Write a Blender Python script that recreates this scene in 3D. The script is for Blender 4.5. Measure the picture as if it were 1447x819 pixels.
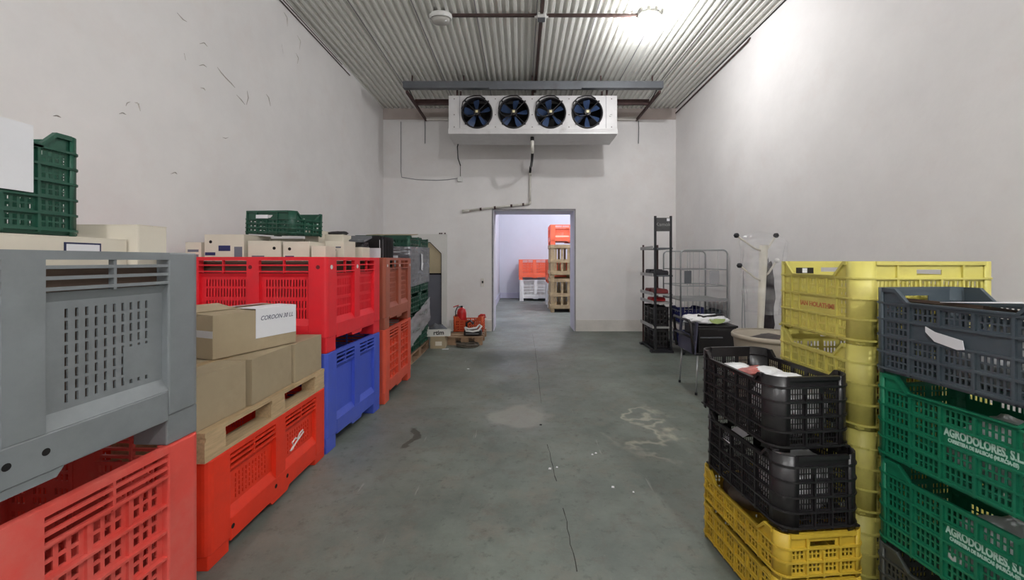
import bpy, bmesh, math, random
from math import sin, cos, pi, radians, sqrt
from mathutils import Vector, Matrix, noise

random.seed(7)
for o in list(bpy.data.objects):
    bpy.data.objects.remove(o)
scene = bpy.context.scene
COL = scene.collection

# ------------------------------------------------------------------ camera
FOC = 571.0; CX = 736.0; CY = 368.0; EYE = 1.5
cam_d = bpy.data.cameras.new('camera'); cam = bpy.data.objects.new('camera', cam_d)
COL.objects.link(cam)
cam.location = (0, 0, EYE); cam.rotation_euler = (pi / 2, 0, 0)
cam_d.sensor_fit = 'HORIZONTAL'; cam_d.sensor_width = 36.0
cam_d.lens = 36.0 * FOC / 1447.0
cam_d.shift_x = (723.5 - CX) / 1447.0
cam_d.shift_y = (CY - 409.5) / 1447.0
cam_d.clip_start = 0.05; cam_d.clip_end = 100
scene.camera = cam

# ------------------------------------------------------------------ world, exposure
world = bpy.data.worlds.new('world'); scene.world = world
world.use_nodes = True
world.node_tree.nodes['Background'].inputs[0].default_value = (0.5, 0.52, 0.55, 1)
world.node_tree.nodes['Background'].inputs[1].default_value = 0.3
vs = scene.view_settings
vs.view_transform = 'Standard'; vs.look = 'None'; vs.gamma = 1.0
vs.use_curve_mapping = False
vs.exposure = -0.04
FRONT_W, REAR_W, REAR_FILL = 84.0, 225.0, 135.0 #         # lit bulkhead lamps of this room; the last is an added fill
FAR_W = (340.0, 95.0)           # lamp of the next room

# ------------------------------------------------------------------ helpers
def S(r, g, b):
    def f(c):
        c /= 255.0
        return c / 12.92 if c <= 0.04045 else ((c + 0.055) / 1.055) ** 2.4
    return (f(r), f(g), f(b), 1.0)

def at(px, py, Y):
    return ((px - CX) * Y / FOC, Y, EYE + (CY - py) * Y / FOC)

MATS = {}
def mat(name, col, rough=0.55, var=0.1, scale=3.0, bump=0.0, bscale=40.0, metal=0.0,
        dirt=None, stretch=None, emit=None, alpha=None, trans=0.0):
    if name in MATS: return MATS[name]
    m = bpy.data.materials.new(name); m.use_nodes = True
    nt = m.node_tree; N = nt.nodes; L = nt.links
    b = N['Principled BSDF']
    b.inputs['Roughness'].default_value = rough
    b.inputs['Metallic'].default_value = metal
    tc = N.new('ShaderNodeTexCoord'); vec = tc.outputs['Object']
    if stretch:
        mp = N.new('ShaderNodeMapping'); mp.inputs['Scale'].default_value = stretch
        L.new(vec, mp.inputs['Vector']); vec = mp.outputs['Vector']
    nz = N.new('ShaderNodeTexNoise'); nz.inputs['Scale'].default_value = scale
    nz.inputs['Detail'].default_value = 6; nz.inputs['Roughness'].default_value = 0.65
    L.new(vec, nz.inputs['Vector'])
    rp = N.new('ShaderNodeValToRGB')
    rp.color_ramp.elements[0].position = 0.3; rp.color_ramp.elements[1].position = 0.7
    rp.color_ramp.elements[0].color = tuple(min(1, c * (1 - var)) for c in col[:3]) + (1,)
    rp.color_ramp.elements[1].color = tuple(min(1, c * (1 + var)) for c in col[:3]) + (1,)
    L.new(nz.outputs['Fac'], rp.inputs['Fac'])
    out = rp.outputs['Color']
    if dirt:
        dcol, amt, dsc, thr = dirt
        n2 = N.new('ShaderNodeTexNoise'); n2.inputs['Scale'].default_value = dsc
        n2.inputs['Detail'].default_value = 8; n2.inputs['Roughness'].default_value = 0.7
        L.new(vec, n2.inputs['Vector'])
        r2 = N.new('ShaderNodeValToRGB')
        r2.color_ramp.elements[0].position = thr; r2.color_ramp.elements[1].position = min(1, thr + 0.2)
        r2.color_ramp.elements[0].color = (0, 0, 0, 1); r2.color_ramp.elements[1].color = (amt, amt, amt, 1)
        L.new(n2.outputs['Fac'], r2.inputs['Fac'])
        mx = N.new('ShaderNodeMix'); mx.data_type = 'RGBA'
        L.new(r2.outputs['Color'], mx.inputs['Factor']); L.new(out, mx.inputs[6])
        mx.inputs[7].default_value = dcol
        out = mx.outputs[2]
    L.new(out, b.inputs['Base Color'])
    if bump:
        n3 = N.new('ShaderNodeTexNoise'); n3.inputs['Scale'].default_value = bscale
        n3.inputs['Detail'].default_value = 4
        L.new(tc.outputs['Object'], n3.inputs['Vector'])
        bp = N.new('ShaderNodeBump'); bp.inputs['Strength'].default_value = bump
        bp.inputs['Distance'].default_value = 0.01
        L.new(n3.outputs['Fac'], bp.inputs['Height']); L.new(bp.outputs['Normal'], b.inputs['Normal'])
    if emit:
        b.inputs['Emission Color'].default_value = emit[0]; b.inputs['Emission Strength'].default_value = emit[1]
    if alpha is not None: b.inputs['Alpha'].default_value = alpha
    if trans: b.inputs['Transmission Weight'].default_value = trans
    MATS[name] = m
    return m

class MB:
    def __init__(s): s.v = []; s.f = []
    def quad(s, pts):
        n = len(s.v); s.v += [tuple(p) for p in pts]; s.f.append(tuple(range(n, n + len(pts)))); return s
    def box(s, x0, x1, y0, y1, z0, z1):
        n = len(s.v)
        s.v += [(x0,y0,z0),(x1,y0,z0),(x1,y1,z0),(x0,y1,z0),(x0,y0,z1),(x1,y0,z1),(x1,y1,z1),(x0,y1,z1)]
        s.f += [tuple(n+i for i in q) for q in ((0,3,2,1),(4,5,6,7),(0,1,5,4),(1,2,6,5),(2,3,7,6),(3,0,4,7))]
        return s
    def obox(s, c, sx, sy, sz, M):
        n0 = len(s.v); s.box(-sx/2, sx/2, -sy/2, sy/2, -sz/2, sz/2)
        c = Vector(c)
        for i in range(n0, len(s.v)): s.v[i] = tuple(M @ Vector(s.v[i]) + c)
        return s
    def prism(s, poly, axis, a, b):
        """poly: list of 2-D points, extruded along axis 'x','y','z' from a to b"""
        n = len(s.v); k = len(poly)
        def mk(p, t):
            return {'x': (t, p[0], p[1]), 'y': (p[0], t, p[1]), 'z': (p[0], p[1], t)}[axis]
        s.v += [mk(p, a) for p in poly] + [mk(p, b) for p in poly]
        s.f.append(tuple(n + i for i in range(k))[::-1]); s.f.append(tuple(n + k + i for i in range(k)))
        for i in range(k):
            j = (i + 1) % k
            s.f.append((n + i, n + j, n + k + j, n + k + i))
        return s
    def tube(s, pts, r, seg=6, closed=False, cap=True):
        pts = [Vector(p) for p in pts]; m = len(pts); rings = []
        up = None
        for i, p in enumerate(pts):
            if closed: t = pts[(i+1) % m] - pts[i-1]
            elif i == 0: t = pts[1] - p
            elif i == m - 1: t = p - pts[i-1]
            else: t = pts[i+1] - pts[i-1]
            t.normalize()
            if up is None:
                up = Vector((0,0,1)) if abs(t.z) < 0.9 else Vector((1,0,0))
            u = up - t * up.dot(t)
            if u.length < 1e-5: u = Vector((1,0,0)) - t * t.x
            u.normalize(); w = t.cross(u); up = u
            rr = r[i] if isinstance(r, (list, tuple)) else r
            n = len(s.v)
            s.v += [tuple(p + u * rr * cos(2*pi*k/seg) + w * rr * sin(2*pi*k/seg)) for k in range(seg)]
            rings.append(n)
        for i in range(m if closed else m - 1):
            a = rings[i]; b = rings[(i+1) % m]
            for k in range(seg):
                k2 = (k+1) % seg
                s.f.append((a+k, a+k2, b+k2, b+k))
        if not closed and cap:
            s.f.append(tuple(rings[0]+k for k in range(seg))[::-1]); s.f.append(tuple(rings[-1]+k for k in range(seg)))
        return s
    def lathe(s, prof, seg=24, c=(0,0,0), axis='z', close=False):
        rings = []
        for (r, h) in prof:
            n = len(s.v); rings.append(n)
            for k in range(seg):
                a = 2*pi*k/seg
                if axis == 'z': s.v.append((c[0]+r*cos(a), c[1]+r*sin(a), c[2]+h))
                elif axis == 'y': s.v.append((c[0]+r*cos(a), c[1]+h, c[2]+r*sin(a)))
                else: s.v.append((c[0]+h, c[1]+r*cos(a), c[2]+r*sin(a)))
        M = len(rings)
        for i in range(M if close else M-1):
            a = rings[i]; b = rings[(i+1) % M]
            for k in range(seg):
                k2 = (k+1) % seg
                s.f.append((a+k, a+k2, b+k2, b+k))
        return s
    def disc(s, c, r, seg=16, axis='z'):
        n = len(s.v)
        for k in range(seg):
            a = 2*pi*k/seg
            d = {'z': (r*cos(a), r*sin(a), 0), 'y': (r*cos(a), 0, r*sin(a)), 'x': (0, r*cos(a), r*sin(a))}[axis]
            s.v.append((c[0]+d[0], c[1]+d[1], c[2]+d[2]))
        s.f.append(tuple(range(n, n+seg)))
        return s
    def perf(s, x0, x1, z0, z1, holes, y0, y1, T=None):
        """wall in the local x-z plane between y0 and y1 with rectangular holes"""
        r = lambda q: round(q, 5)
        holes = [(r(a), r(b), r(c), r(d)) for a, b, c, d in holes]
        xs = sorted({r(x0), r(x1)} | {h[0] for h in holes} | {h[1] for h in holes})
        zs = sorted({r(z0), r(z1)} | {h[2] for h in holes} | {h[3] for h in holes})
        xs = [x for x in xs if r(x0) <= x <= r(x1)]; zs = [z for z in zs if r(z0) <= z <= r(z1)]
        nx = len(xs)-1; nz = len(zs)-1
        ix = {x: i for i, x in enumerate(xs)}; iz = {z: i for i, z in enumerate(zs)}
        sol = [[True]*nz for _ in range(nx)]
        for a, b, c, d in holes:
            for i in range(ix[a], ix[b]):
                for j in range(iz[c], iz[d]): sol[i][j] = False
        idx = {}
        def V(i, j, k):
            key = (i, j, k)
            if key not in idx:
                p = (xs[i], y1 if k else y0, zs[j])
                idx[key] = len(s.v); s.v.append(tuple(T(p)) if T else p)
            return idx[key]
        for i in range(nx):
            for j in range(nz):
                if not sol[i][j]: continue
                s.f.append((V(i,j,0), V(i+1,j,0), V(i+1,j+1,0), V(i,j+1,0)))
                s.f.append((V(i,j,1), V(i,j+1,1), V(i+1,j+1,1), V(i+1,j,1)))
                if i == 0 or not sol[i-1][j]: s.f.append((V(i,j,0), V(i,j+1,0), V(i,j+1,1), V(i,j,1)))
                if i == nx-1 or not sol[i+1][j]: s.f.append((V(i+1,j,0), V(i+1,j,1), V(i+1,j+1,1), V(i+1,j+1,0)))
                if j == 0 or not sol[i][j-1]: s.f.append((V(i,j,0), V(i,j,1), V(i+1,j,1), V(i+1,j,0)))
                if j == nz-1 or not sol[i][j+1]: s.f.append((V(i,j+1,0), V(i+1,j+1,0), V(i+1,j+1,1), V(i,j+1,1)))
        return s
    def xf(s, M):
        s.v = [tuple(M @ Vector(p)) for p in s.v]; return s
    def mesh(s, name, m, smooth=False):
        me = bpy.data.meshes.new(name); me.from_pydata(s.v, [], s.f)
        bm = bmesh.new(); bm.from_mesh(me)
        bmesh.ops.recalc_face_normals(bm, faces=bm.faces); bm.to_mesh(me); bm.free()
        if m: me.materials.append(m)
        if smooth:
            for p in me.polygons: p.use_smooth = True
        return me
    def build(s, name, m, parent=None, smooth=False, bevel=0.0, loc=None):
        return link(name, s.mesh(name, m, smooth), parent, bevel, loc)

def link(name, me, parent=None, bevel=0.0, loc=None):
    o = bpy.data.objects.new(name, me); COL.objects.link(o)
    if parent is not None: o.parent = parent
    if loc: o.location = loc
    if bevel:
        md = o.modifiers.new('bevel', 'BEVEL'); md.width = bevel; md.segments = 2
        md.limit_method = 'ANGLE'; md.angle_limit = radians(40)
    return o

def tag(o, label=None, cat=None, group=None, kind=None):
    if label: o['label'] = label
    if cat: o['category'] = cat
    if group: o['group'] = group
    if kind: o['kind'] = kind
    return o

def thing(name, label, cat, loc=(0,0,0), rz=0.0, group=None, rx=0.0, ry=0.0):
    o = bpy.data.objects.new(name, None); COL.objects.link(o)
    o.empty_display_size = 0.1
    o.location = loc; o.rotation_euler = (rx, ry, rz)
    return tag(o, label, cat, group)

def struct(name, mb, m, parent=None, **k):
    o = mb.build(name, m, parent, **k)
    if parent is None: o['kind'] = 'structure'
    return o

def dup(root, loc, rz, label, group=None):
    r = root.copy(); COL.objects.link(r); r.location = loc; r.rotation_euler = (0, 0, rz)
    r['label'] = label
    if group: r['group'] = group
    def rec(src, dst):
        for ch in list(src.children):
            c = ch.copy(); COL.objects.link(c); c.parent = dst
            rec(ch, c)
    rec(root, r)
    return r

def text_part(name, body, size, m, parent, loc, rot, shear=0.0, sx=1.0, ext=0.0006, align='CENTER', bold=0.0):
    cu = bpy.data.curves.new('t', 'FONT'); cu.body = body; cu.size = size; cu.shear = shear
    cu.extrude = ext; cu.align_x = align; cu.align_y = 'CENTER'; cu.resolution_u = 3; cu.offset = bold
    to = bpy.data.objects.new('t', cu); COL.objects.link(to)
    dg = bpy.context.evaluated_depsgraph_get()
    me = bpy.data.meshes.new_from_object(to.evaluated_get(dg))
    bpy.data.objects.remove(to)
    me.materials.clear(); me.materials.append(m); me.name = name
    o = bpy.data.objects.new(name, me); COL.objects.link(o); o.parent = parent
    o.location = loc; o.rotation_euler = rot; o.scale = (sx, 1, 1)
    return o

def blob(name, m, parent, loc, rad, amp=0.25, freq=2.0, seed=0, sub=4, flat=None):
    bm = bmesh.new(); bmesh.ops.create_icosphere(bm, subdivisions=sub, radius=1.0)
    for v in bm.verts:
        n = noise.fractal(v.co * freq + Vector((seed*3.1, seed*1.7, seed)), 0.8, 2.0, 4)
        v.co = v.co * (1 + amp * n)
        v.co = Vector((v.co.x*rad[0], v.co.y*rad[1], v.co.z*rad[2]))
        if flat is not None and v.co.z < flat: v.co.z = flat
    me = bpy.data.meshes.new(name); bm.to_mesh(me); bm.free()
    for p in me.polygons: p.use_smooth = True
    me.materials.append(m)
    o = bpy.data.objects.new(name, me); COL.objects.link(o)
    if parent is not None: o.parent = parent
    o.location = loc
    return o

# ------------------------------------------------------------------ materials
def wall_mat(name, col, stain):
    return mat(name, col, rough=0.9, var=0.05, scale=1.1, bump=0.25, bscale=9.0, dirt=(stain, 0.35, 1.7, 0.52))
M_wall = wall_mat('painted plaster', S(238, 235, 234), S(232, 222, 218))
M_wallfar = mat('lavender plaster', S(206, 208, 218), rough=0.9, var=0.03, scale=1.2)
M_dark = mat('dark void', S(18, 16, 16), rough=0.9, var=0.1)
M_cardb = mat('kraft cardboard', S(172, 156, 128), rough=0.85, var=0.07, scale=4, dirt=(S(150,132,105), 0.5, 3, 0.55))
M_cream = mat('cream cardboard', S(222, 214, 198), rough=0.85, var=0.05, scale=4)
M_white = mat('white paper', S(232, 232, 236), rough=0.8, var=0.03)
M_ink = mat('blue black ink', S(40, 44, 80), rough=0.8, var=0.05)
M_pen = mat('pencil grey ink', S(110, 112, 125), rough=0.8, var=0.05)
M_navy = mat('navy print', S(42, 46, 96), rough=0.7, var=0.1)
M_wood = mat('pale pallet wood', S(196, 170, 132), rough=0.85, var=0.18, scale=9, stretch=(1, 8, 8), dirt=(S(120, 92, 62), 0.5, 3, 0.56))
M_woodo = mat('grey brown pallet wood', S(150, 122, 96), rough=0.9, var=0.2, scale=9, dirt=(S(70, 50, 36), 0.6, 3, 0.5))
M_steel = mat('painted grey steel', S(92, 95, 100), rough=0.5, var=0.1, scale=6, dirt=(S(70, 66, 64), 0.5, 4, 0.55))
M_rust = mat('rusty dark steel', S(72, 50, 48), rough=0.7, var=0.3, scale=8)
M_alu = mat('white enamelled sheet', S(206, 204, 204), rough=0.38, var=0.06, scale=5, dirt=(S(150, 145, 142), 0.5, 3, 0.56))
M_chrome = mat('zinc wire', S(170, 172, 174), rough=0.35, var=0.08, metal=0.7)
M_black = mat('black plastic', S(30, 28, 30), rough=0.4, var=0.2, scale=5)
M_blackm = mat('black painted metal', S(26, 26, 32), rough=0.5, var=0.15)
M_white_pl = mat('white plastic', S(225, 225, 222), rough=0.4, var=0.04)
M_green_l = mat('white lettering', S(190, 220, 208), rough=0.7, var=0.1)

def plastic(name, col, faded, rough=0.45, amt=0.6, thr=0.5, sc=2.5):
    return mat(name, col, rough=rough, var=0.1, scale=3, bump=0.06, bscale=30, dirt=(faded, amt, sc, thr))
P_grey = plastic('grey bin plastic', S(132, 137, 140), S(116, 119, 121))
P_redlow = plastic('faded red bin plastic', S(226, 84, 74), S(222, 122, 112), thr=0.47)
P_orange = plastic('orange red bin plastic', S(238, 58, 32), S(216, 62, 40))
P_red = plastic('crimson bin plastic', S(232, 34, 48), S(220, 58, 64))
P_blue = plastic('blue bin plastic', S(70, 92, 200), S(96, 110, 190))
P_brown = plastic('brown red bin plastic', S(164, 86, 64), S(150, 92, 74))
P_orange2 = plastic('worn orange bin plastic', S(222, 84, 58), S(206, 98, 78))
P_orange3 = plastic('light orange bin plastic', S(236, 104, 70), S(226, 120, 90))
P_whiteb = plastic('white bin plastic', S(222, 222, 218), S(200, 200, 196))
P_green = plastic('green crate plastic', S(22, 122, 88), S(30, 104, 84))
P_dkgreen = plastic('dark green crate plastic', S(24, 78, 60), S(52, 84, 74))
P_slate = plastic('slate crate plastic', S(76, 88, 96), S(92, 100, 104))
P_black = plastic('black crate plastic', S(34, 32, 34), S(62, 58, 58), rough=0.35, thr=0.58, amt=0.4)
P_yellow = plastic('pale yellow crate plastic', S(218, 208, 112), S(188, 168, 92), thr=0.52)
P_yellow2 = plastic('golden crate plastic', S(200, 168, 54), S(164, 140, 62), thr=0.55)
P_ocrate = plastic('orange crate plastic', S(206, 84, 40), S(180, 82, 50))
P_dkcrate = plastic('charcoal crate plastic', S(70, 74, 70), S(96, 100, 92))

# ------------------------------------------------------------------ setting
XL, XR, YB, YT, ZC = -2.93, 3.30, 8.60, 0.70, 4.73
YR = -6.0
FARY, FARXL, FARXR = 16.2, -0.85, 4.6

def floor_material():
    m = bpy.data.materials.new('green grey painted concrete'); m.use_nodes = True
    nt = m.node_tree; N = nt.nodes; L = nt.links; b = N['Principled BSDF']
    geo = N.new('ShaderNodeNewGeometry'); pos = geo.outputs['Position']
    def noi(scale, det=6, rough=0.6, vec=None):
        n = N.new('ShaderNodeTexNoise'); n.inputs['Scale'].default_value = scale
        n.inputs['Detail'].default_value = det; n.inputs['Roughness'].default_value = rough
        L.new(vec or pos, n.inputs['Vector']); return n.outputs['Fac']
    def ramp(f, a, c, ca=(0,0,0,1), cb=(1,1,1,1)):
        r = N.new('ShaderNodeValToRGB'); e = r.color_ramp.elements
        e[0].position = a; e[1].position = c; e[0].color = ca; e[1].color = cb
        L.new(f, r.inputs['Fac']); return r.outputs['Color']
    def mix(f, a, c):
        x = N.new('ShaderNodeMix'); x.data_type = 'RGBA'
        if isinstance(f, (int, float)): x.inputs['Factor'].default_value = f
        else: L.new(f, x.inputs['Factor'])
        for s, q in ((6, a), (7, c)):
            if isinstance(q, tuple): x.inputs[s].default_value = q
            else: L.new(q, x.inputs[s])
        return x.outputs[2]
    def math_(op, a, c=None):
        x = N.new('ShaderNodeMath'); x.operation = op
        for s, q in ((0, a), (1, c)):
            if q is None: continue
            if isinstance(q, (int, float)): x.inputs[s].default_value = q
            else: L.new(q, x.inputs[s])
        return x.outputs[0]
    def amount(f, a): return math_('MULTIPLY', f, a)
    base = ramp(noi(0.9, 8, 0.7), 0.32, 0.68, S(88, 96, 90), S(130, 137, 129))
    base = mix(ramp(noi(3.0, 8, 0.75), 0.5, 0.75), base, S(126, 122, 112))
    base = mix(ramp(noi(14.0, 5, 0.7), 0.56, 0.76), base, S(78, 82, 76))
    base = mix(amount(ramp(noi(5.5, 9, 0.8), 0.52, 0.66), 0.5), base, S(98, 88, 80))
    base = mix(amount(ramp(noi(38.0, 4, 0.8), 0.62, 0.72), 0.4), base, S(150, 152, 144))
    sep = N.new('ShaderNodeSeparateXYZ')
    # distorted position for the shaped stains
    nv = N.new('ShaderNodeTexNoise'); nv.inputs['Scale'].default_value = 2.4; nv.inputs['Detail'].default_value = 5
    L.new(pos, nv.inputs['Vector'])
    vm = N.new('ShaderNodeVectorMath'); vm.operation = 'SCALE'; vm.inputs['Scale'].default_value = 0.5
    L.new(nv.outputs['Color'], vm.inputs[0])
    va = N.new('ShaderNodeVectorMath'); va.operation = 'ADD'; L.new(pos, va.inputs[0]); L.new(vm.outputs[0], va.inputs[1])
    L.new(va.outputs[0], sep.inputs[0])
    X = math_('SUBTRACT', sep.outputs['X'], 0.25); Y = math_('SUBTRACT', sep.outputs['Y'], 0.25)
    def ell(cx, cy, rx, ry, soft=0.25):
        dx = math_('DIVIDE', math_('SUBTRACT', X, cx), rx); dy = math_('DIVIDE', math_('SUBTRACT', Y, cy), ry)
        d = math_('SQRT', math_('ADD', math_('MULTIPLY', dx, dx), math_('MULTIPLY', dy, dy)))
        return ramp(d, 1.0 - soft, 1.0, (1,1,1,1), (0,0,0,1))
    base = mix(amount(ell(-0.01, 3.9, 0.3, 0.34), 0.4), base, S(176, 172, 162))     # pale round blot
    base = mix(amount(ell(-0.5, 6.1, 0.28, 0.5), 0.55), base, S(82, 88, 82))          # dark damp patch
    base = mix(amount(ell(-0.94, 3.42, 0.05, 0.17), 0.75), base, S(58, 56, 46))         # dark scuff
    # pale spill with branching outline
    spill = ell(1.1, 3.65, 0.42, 0.75, 0.5)
    vein = ramp(math_('ABSOLUTE', math_('SUBTRACT', noi(1.7, 4, 0.5), 0.5)), 0.0, 0.03, (1,1,1,1), (0,0,0,1))
    base = mix(amount(math_('MULTIPLY', spill, vein), 0.6), base, S(196, 190, 172))
    # scratches along the aisle
    mp = N.new('ShaderNodeMapping'); mp.inputs['Scale'].default_value = (9, 0.7, 1); mp.inputs['Rotation'].default_value = (0, 0, 0.12)
    L.new(pos, mp.inputs['Vector'])
    scr = ramp(noi(2.2, 3, 0.6, mp.outputs['Vector']), 0.70, 0.74)
    base = mix(amount(scr, 0.28), base, S(186, 186, 178))
    L.new(base, b.inputs['Base Color'])
    rr = ramp(noi(1.5, 5), 0.3, 0.7, (0.38,)*3+(1,), (0.62,)*3+(1,)); L.new(rr, b.inputs['Roughness'])
    bp = N.new('ShaderNodeBump'); bp.inputs['Strength'].default_value = 0.12; bp.inputs['Distance'].default_value = 0.01
    L.new(noi(22, 5), bp.inputs['Height']); L.new(bp.outputs['Normal'], b.inputs['Normal'])
    return m

floor = struct('floor', MB().box(XL-0.3, FARXR+0.2, YR-0.3, FARY+0.3, -0.2, 0.0), floor_material())
# expansion joint: short stretches of a sawn, half filled line
M_joint = mat('joint filler', S(52, 50, 46), rough=0.9, var=0.3, scale=20)
jm = [((0.24, 8.2), (0.24, 7.0)), ((0.24, 6.9), (0.22, 4.25)), ((0.22, 3.3), (0.24, 2.75)), ((0.26, 2.45), (0.27, 1.95))]
for (a, c) in jm:
    n = 8; p = []
    for i in range(n + 1):
        t = i / n; p.append((a[0] + (c[0]-a[0])*t + random.uniform(-.006, .006), a[1] + (c[1]-a[1])*t))
    mb = MB()
    for i in range(n):
        w = random.uniform(0.001, 0.0028)
        (x0, y0), (x1, y1) = p[i], p[i+1]
        mb.prism([(x0-w, y0), (x0+w, y0), (x1+w, y1), (x1-w, y1)], 'z', -0.002, 0.0012)
    mb.build('floor_joint', M_joint, floor)

struct('wall_left', MB().box(XL-0.3, XL, YR-0.3, YB, 0, ZC+0.2), M_wall)
struct('wall_right', MB().box(XR, XR+0.3, YR-0.3, YB, 0, ZC+0.2), M_wall)
struct('wall_rear', MB().box(XL, XR, YR-0.3, YR, 0, ZC+0.2), M_wall)
DX0, DX1, DZ = -0.587, 1.145, 2.57
wb = MB()
wb.box(XL-0.3, DX0, YB, YB+YT, 0, ZC+0.2); wb.box(DX1, FARXR+0.2, YB, YB+YT, 0, ZC+0.2); wb.box(DX0, DX1, YB, YB+YT, DZ, ZC+0.2)
struct('wall_back', wb, M_wall)
M_jamb = mat('door reveal paint', S(206, 204, 214), rough=0.7, var=0.04)
df = MB()
df.box(DX0-0.005, DX0+0.012, YB+0.005, YB+YT, 0, DZ); df.box(DX1-0.012, DX1+0.004, YB+0.005, YB+YT, 0, DZ)
df.box(DX0+0.012, DX1-0.012, YB+0.005, YB+YT, DZ-0.012, DZ+0.004)
struct('trim_1', df, M_jamb)
M_edge = mat('greyed door edge', S(140, 138, 142), rough=0.8, var=0.2, scale=9)
de = MB(); de.box(DX0-0.03, DX0, YB-0.012, YB, 0, DZ+0.03); de.box(DX1, DX1+0.02, YB-0.012, YB, 0, DZ+0.03); de.box(DX0, DX1, YB-0.012, YB, DZ, DZ+0.03)
struct('trim_2', de, M_edge)
M_plinth = mat('plinth plaster', S(226, 221, 215), rough=0.9, var=0.08, scale=3, bump=0.4, bscale=12, dirt=(S(170, 160, 150), 0.5, 4, 0.58))
struct('baseboard_back', MB().box(DX1+0.03, XR, YB-0.02, YB, 0, 0.24).box(-1.52, DX0-0.03, YB-0.02, YB, 0, 0.24), M_plinth)
# band of repaired plaster just under the ceiling of the back wall
struct('trim_3', MB().box(XL, XR, YB-0.012, YB, 4.50, ZC), mat('patched plaster', S(196, 184, 178), rough=0.9, var=0.08, scale=2))

# corrugated ceiling: each sheet is its own piece
M_ceil = mat('dirty white corrugated sheet', S(236, 236, 230), rough=0.45, var=0.06, scale=2.0, stretch=(10, 0.6, 1),
             dirt=(S(96, 90, 82), 0.6, 3.2, 0.62))
ceil = struct('ceiling', MB().box(XL, XR, YR, YB, ZC+0.06, ZC+0.2), M_wall)
PITCH = 0.098; RIBS = 8; x = XL
while x < XR - 0.001:
    pr = []
    n = min(RIBS, int(round((XR - x) / PITCH)) or 1)
    if x + n * PITCH > XR - 0.05: n = max(1, n)
    for k in range(n):
        a = x + k * PITCH
        pr += [(a, 0), (a+0.030, 0), (a+0.042, 0.034), (a+0.082, 0.034), (a+0.094, 0)]
    end = min(x + n * PITCH, XR)
    pr.append((end, 0))
    mb = MB()
    ys = [YR, -1.0, 3.0, 6.0, YB]
    base = []
    for y in ys:
        base.append(len(mb.v)); mb.v += [(min(px_, XR), y, ZC + pz) for px_, pz in pr]
    for i in range(len(ys)-1):
        for k in range(len(pr)-1):
            mb.f.append((base[i]+k, base[i]+k+1, base[i+1]+k+1, base[i+1]+k))
    mb.build('corrugated_sheet', M_ceil, ceil)
    # the lap of the next sheet shows as a thin dark lip
    if end < XR - 0.05:
        MB().box(end-0.008, end+0.004, YR, YB, ZC-0.004, ZC+0.002).build('sheet_lap', M_edge, ceil)
    x = end

# next room
struct('wall_far', MB().box(FARXL-0.2, FARXR+0.2, FARY, FARY+0.3, 0, ZC+0.2), M_wallfar)
struct('wall_far_left', MB().box(FARXL-0.2, FARXL, YB+YT, FARY, 0, ZC+0.2), M_wallfar)
struct('wall_far_right', MB().box(FARXR, FARXR+0.2, YB+YT, FARY, 0, ZC+0.2), M_wallfar)
struct('ceiling.001', MB().box(FARXL-0.2, FARXR+0.2, YB+YT, FARY+0.3, ZC+0.0, ZC+0.2), M_wallfar)
struct('baseboard_far', MB().box(FARXL, FARXR, FARY-0.03, FARY, 0, 0.22).box(FARXL, FARXL+0.03, YB+YT, FARY-0.03, 0, 0.22), mat('far skirting', S(196, 196, 214), rough=0.8, var=0.04))

# curled flakes of paint on the left wall (and a few on the others)
M_flake = mat('paint flake', S(186, 178, 172), rough=0.9, var=0.2)
WL = bpy.data.objects['wall_left']
def on_left(px, py):
    Y = FOC * XL / (px - CX); return (XL, Y, EYE + (CY - py) * Y / FOC)
flakes = [[(250,18),(258,28),(264,31)],[(282,62),(288,61),(293,66)],[(281,93),(287,92),(292,95)],[(283,124),(287,125),(290,128)],
          [(307,95),(312,103),(320,112),(326,118),(332,124)],[(334,134),(340,141),(346,148)],[(349,128),(350,138),(348,148)],
          [(376,133),(379,138),(382,150)],[(314,194),(319,196),(323,194)],[(75,164),(80,164),(86,166)],[(168,161),(173,160),(178,162)],
          [(190,145),(194,146),(198,157)],[(241,246),(247,244),(250,246)],[(418,75),(421,82),(420,90)],[(401,17),(405,25),(406,38)],
          [(260,75),(262,85)],[(398,62),(400,76)],[(420,50),(424,58),(423,70)],[(178,150),(180,146),(184,144)]]
for fl in flakes:
    pts = [Vector(on_left(*p)) for p in fl]
    mb = MB(); wdt = 0.006
    for i in range(len(pts)-1):
        a, c = pts[i], pts[i+1]; d = (c - a).normalized(); nrm = Vector((0, -d.z, d.y)) * wdt
        f0 = 0.3 if i == 0 else 1.0; f1 = 0.3 if i == len(pts)-2 else 1.0
        o1 = Vector((0.0005, 0, 0)); o2 = Vector((0.008, 0, 0))
        n = len(mb.v)
        mb.v += [tuple(q) for q in (a + o1, c + o1, c + nrm*f1 + o2*f1, a + nrm*f0 + o2*f0, a + nrm*f0*1.2 + o1, c + nrm*f1*1.2 + o1)]
        mb.f += [(n, n+1, n+2, n+3), (n+3, n+2, n+5, n+4)]
    mb.build('paint_flake', M_flake, WL)

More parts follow.
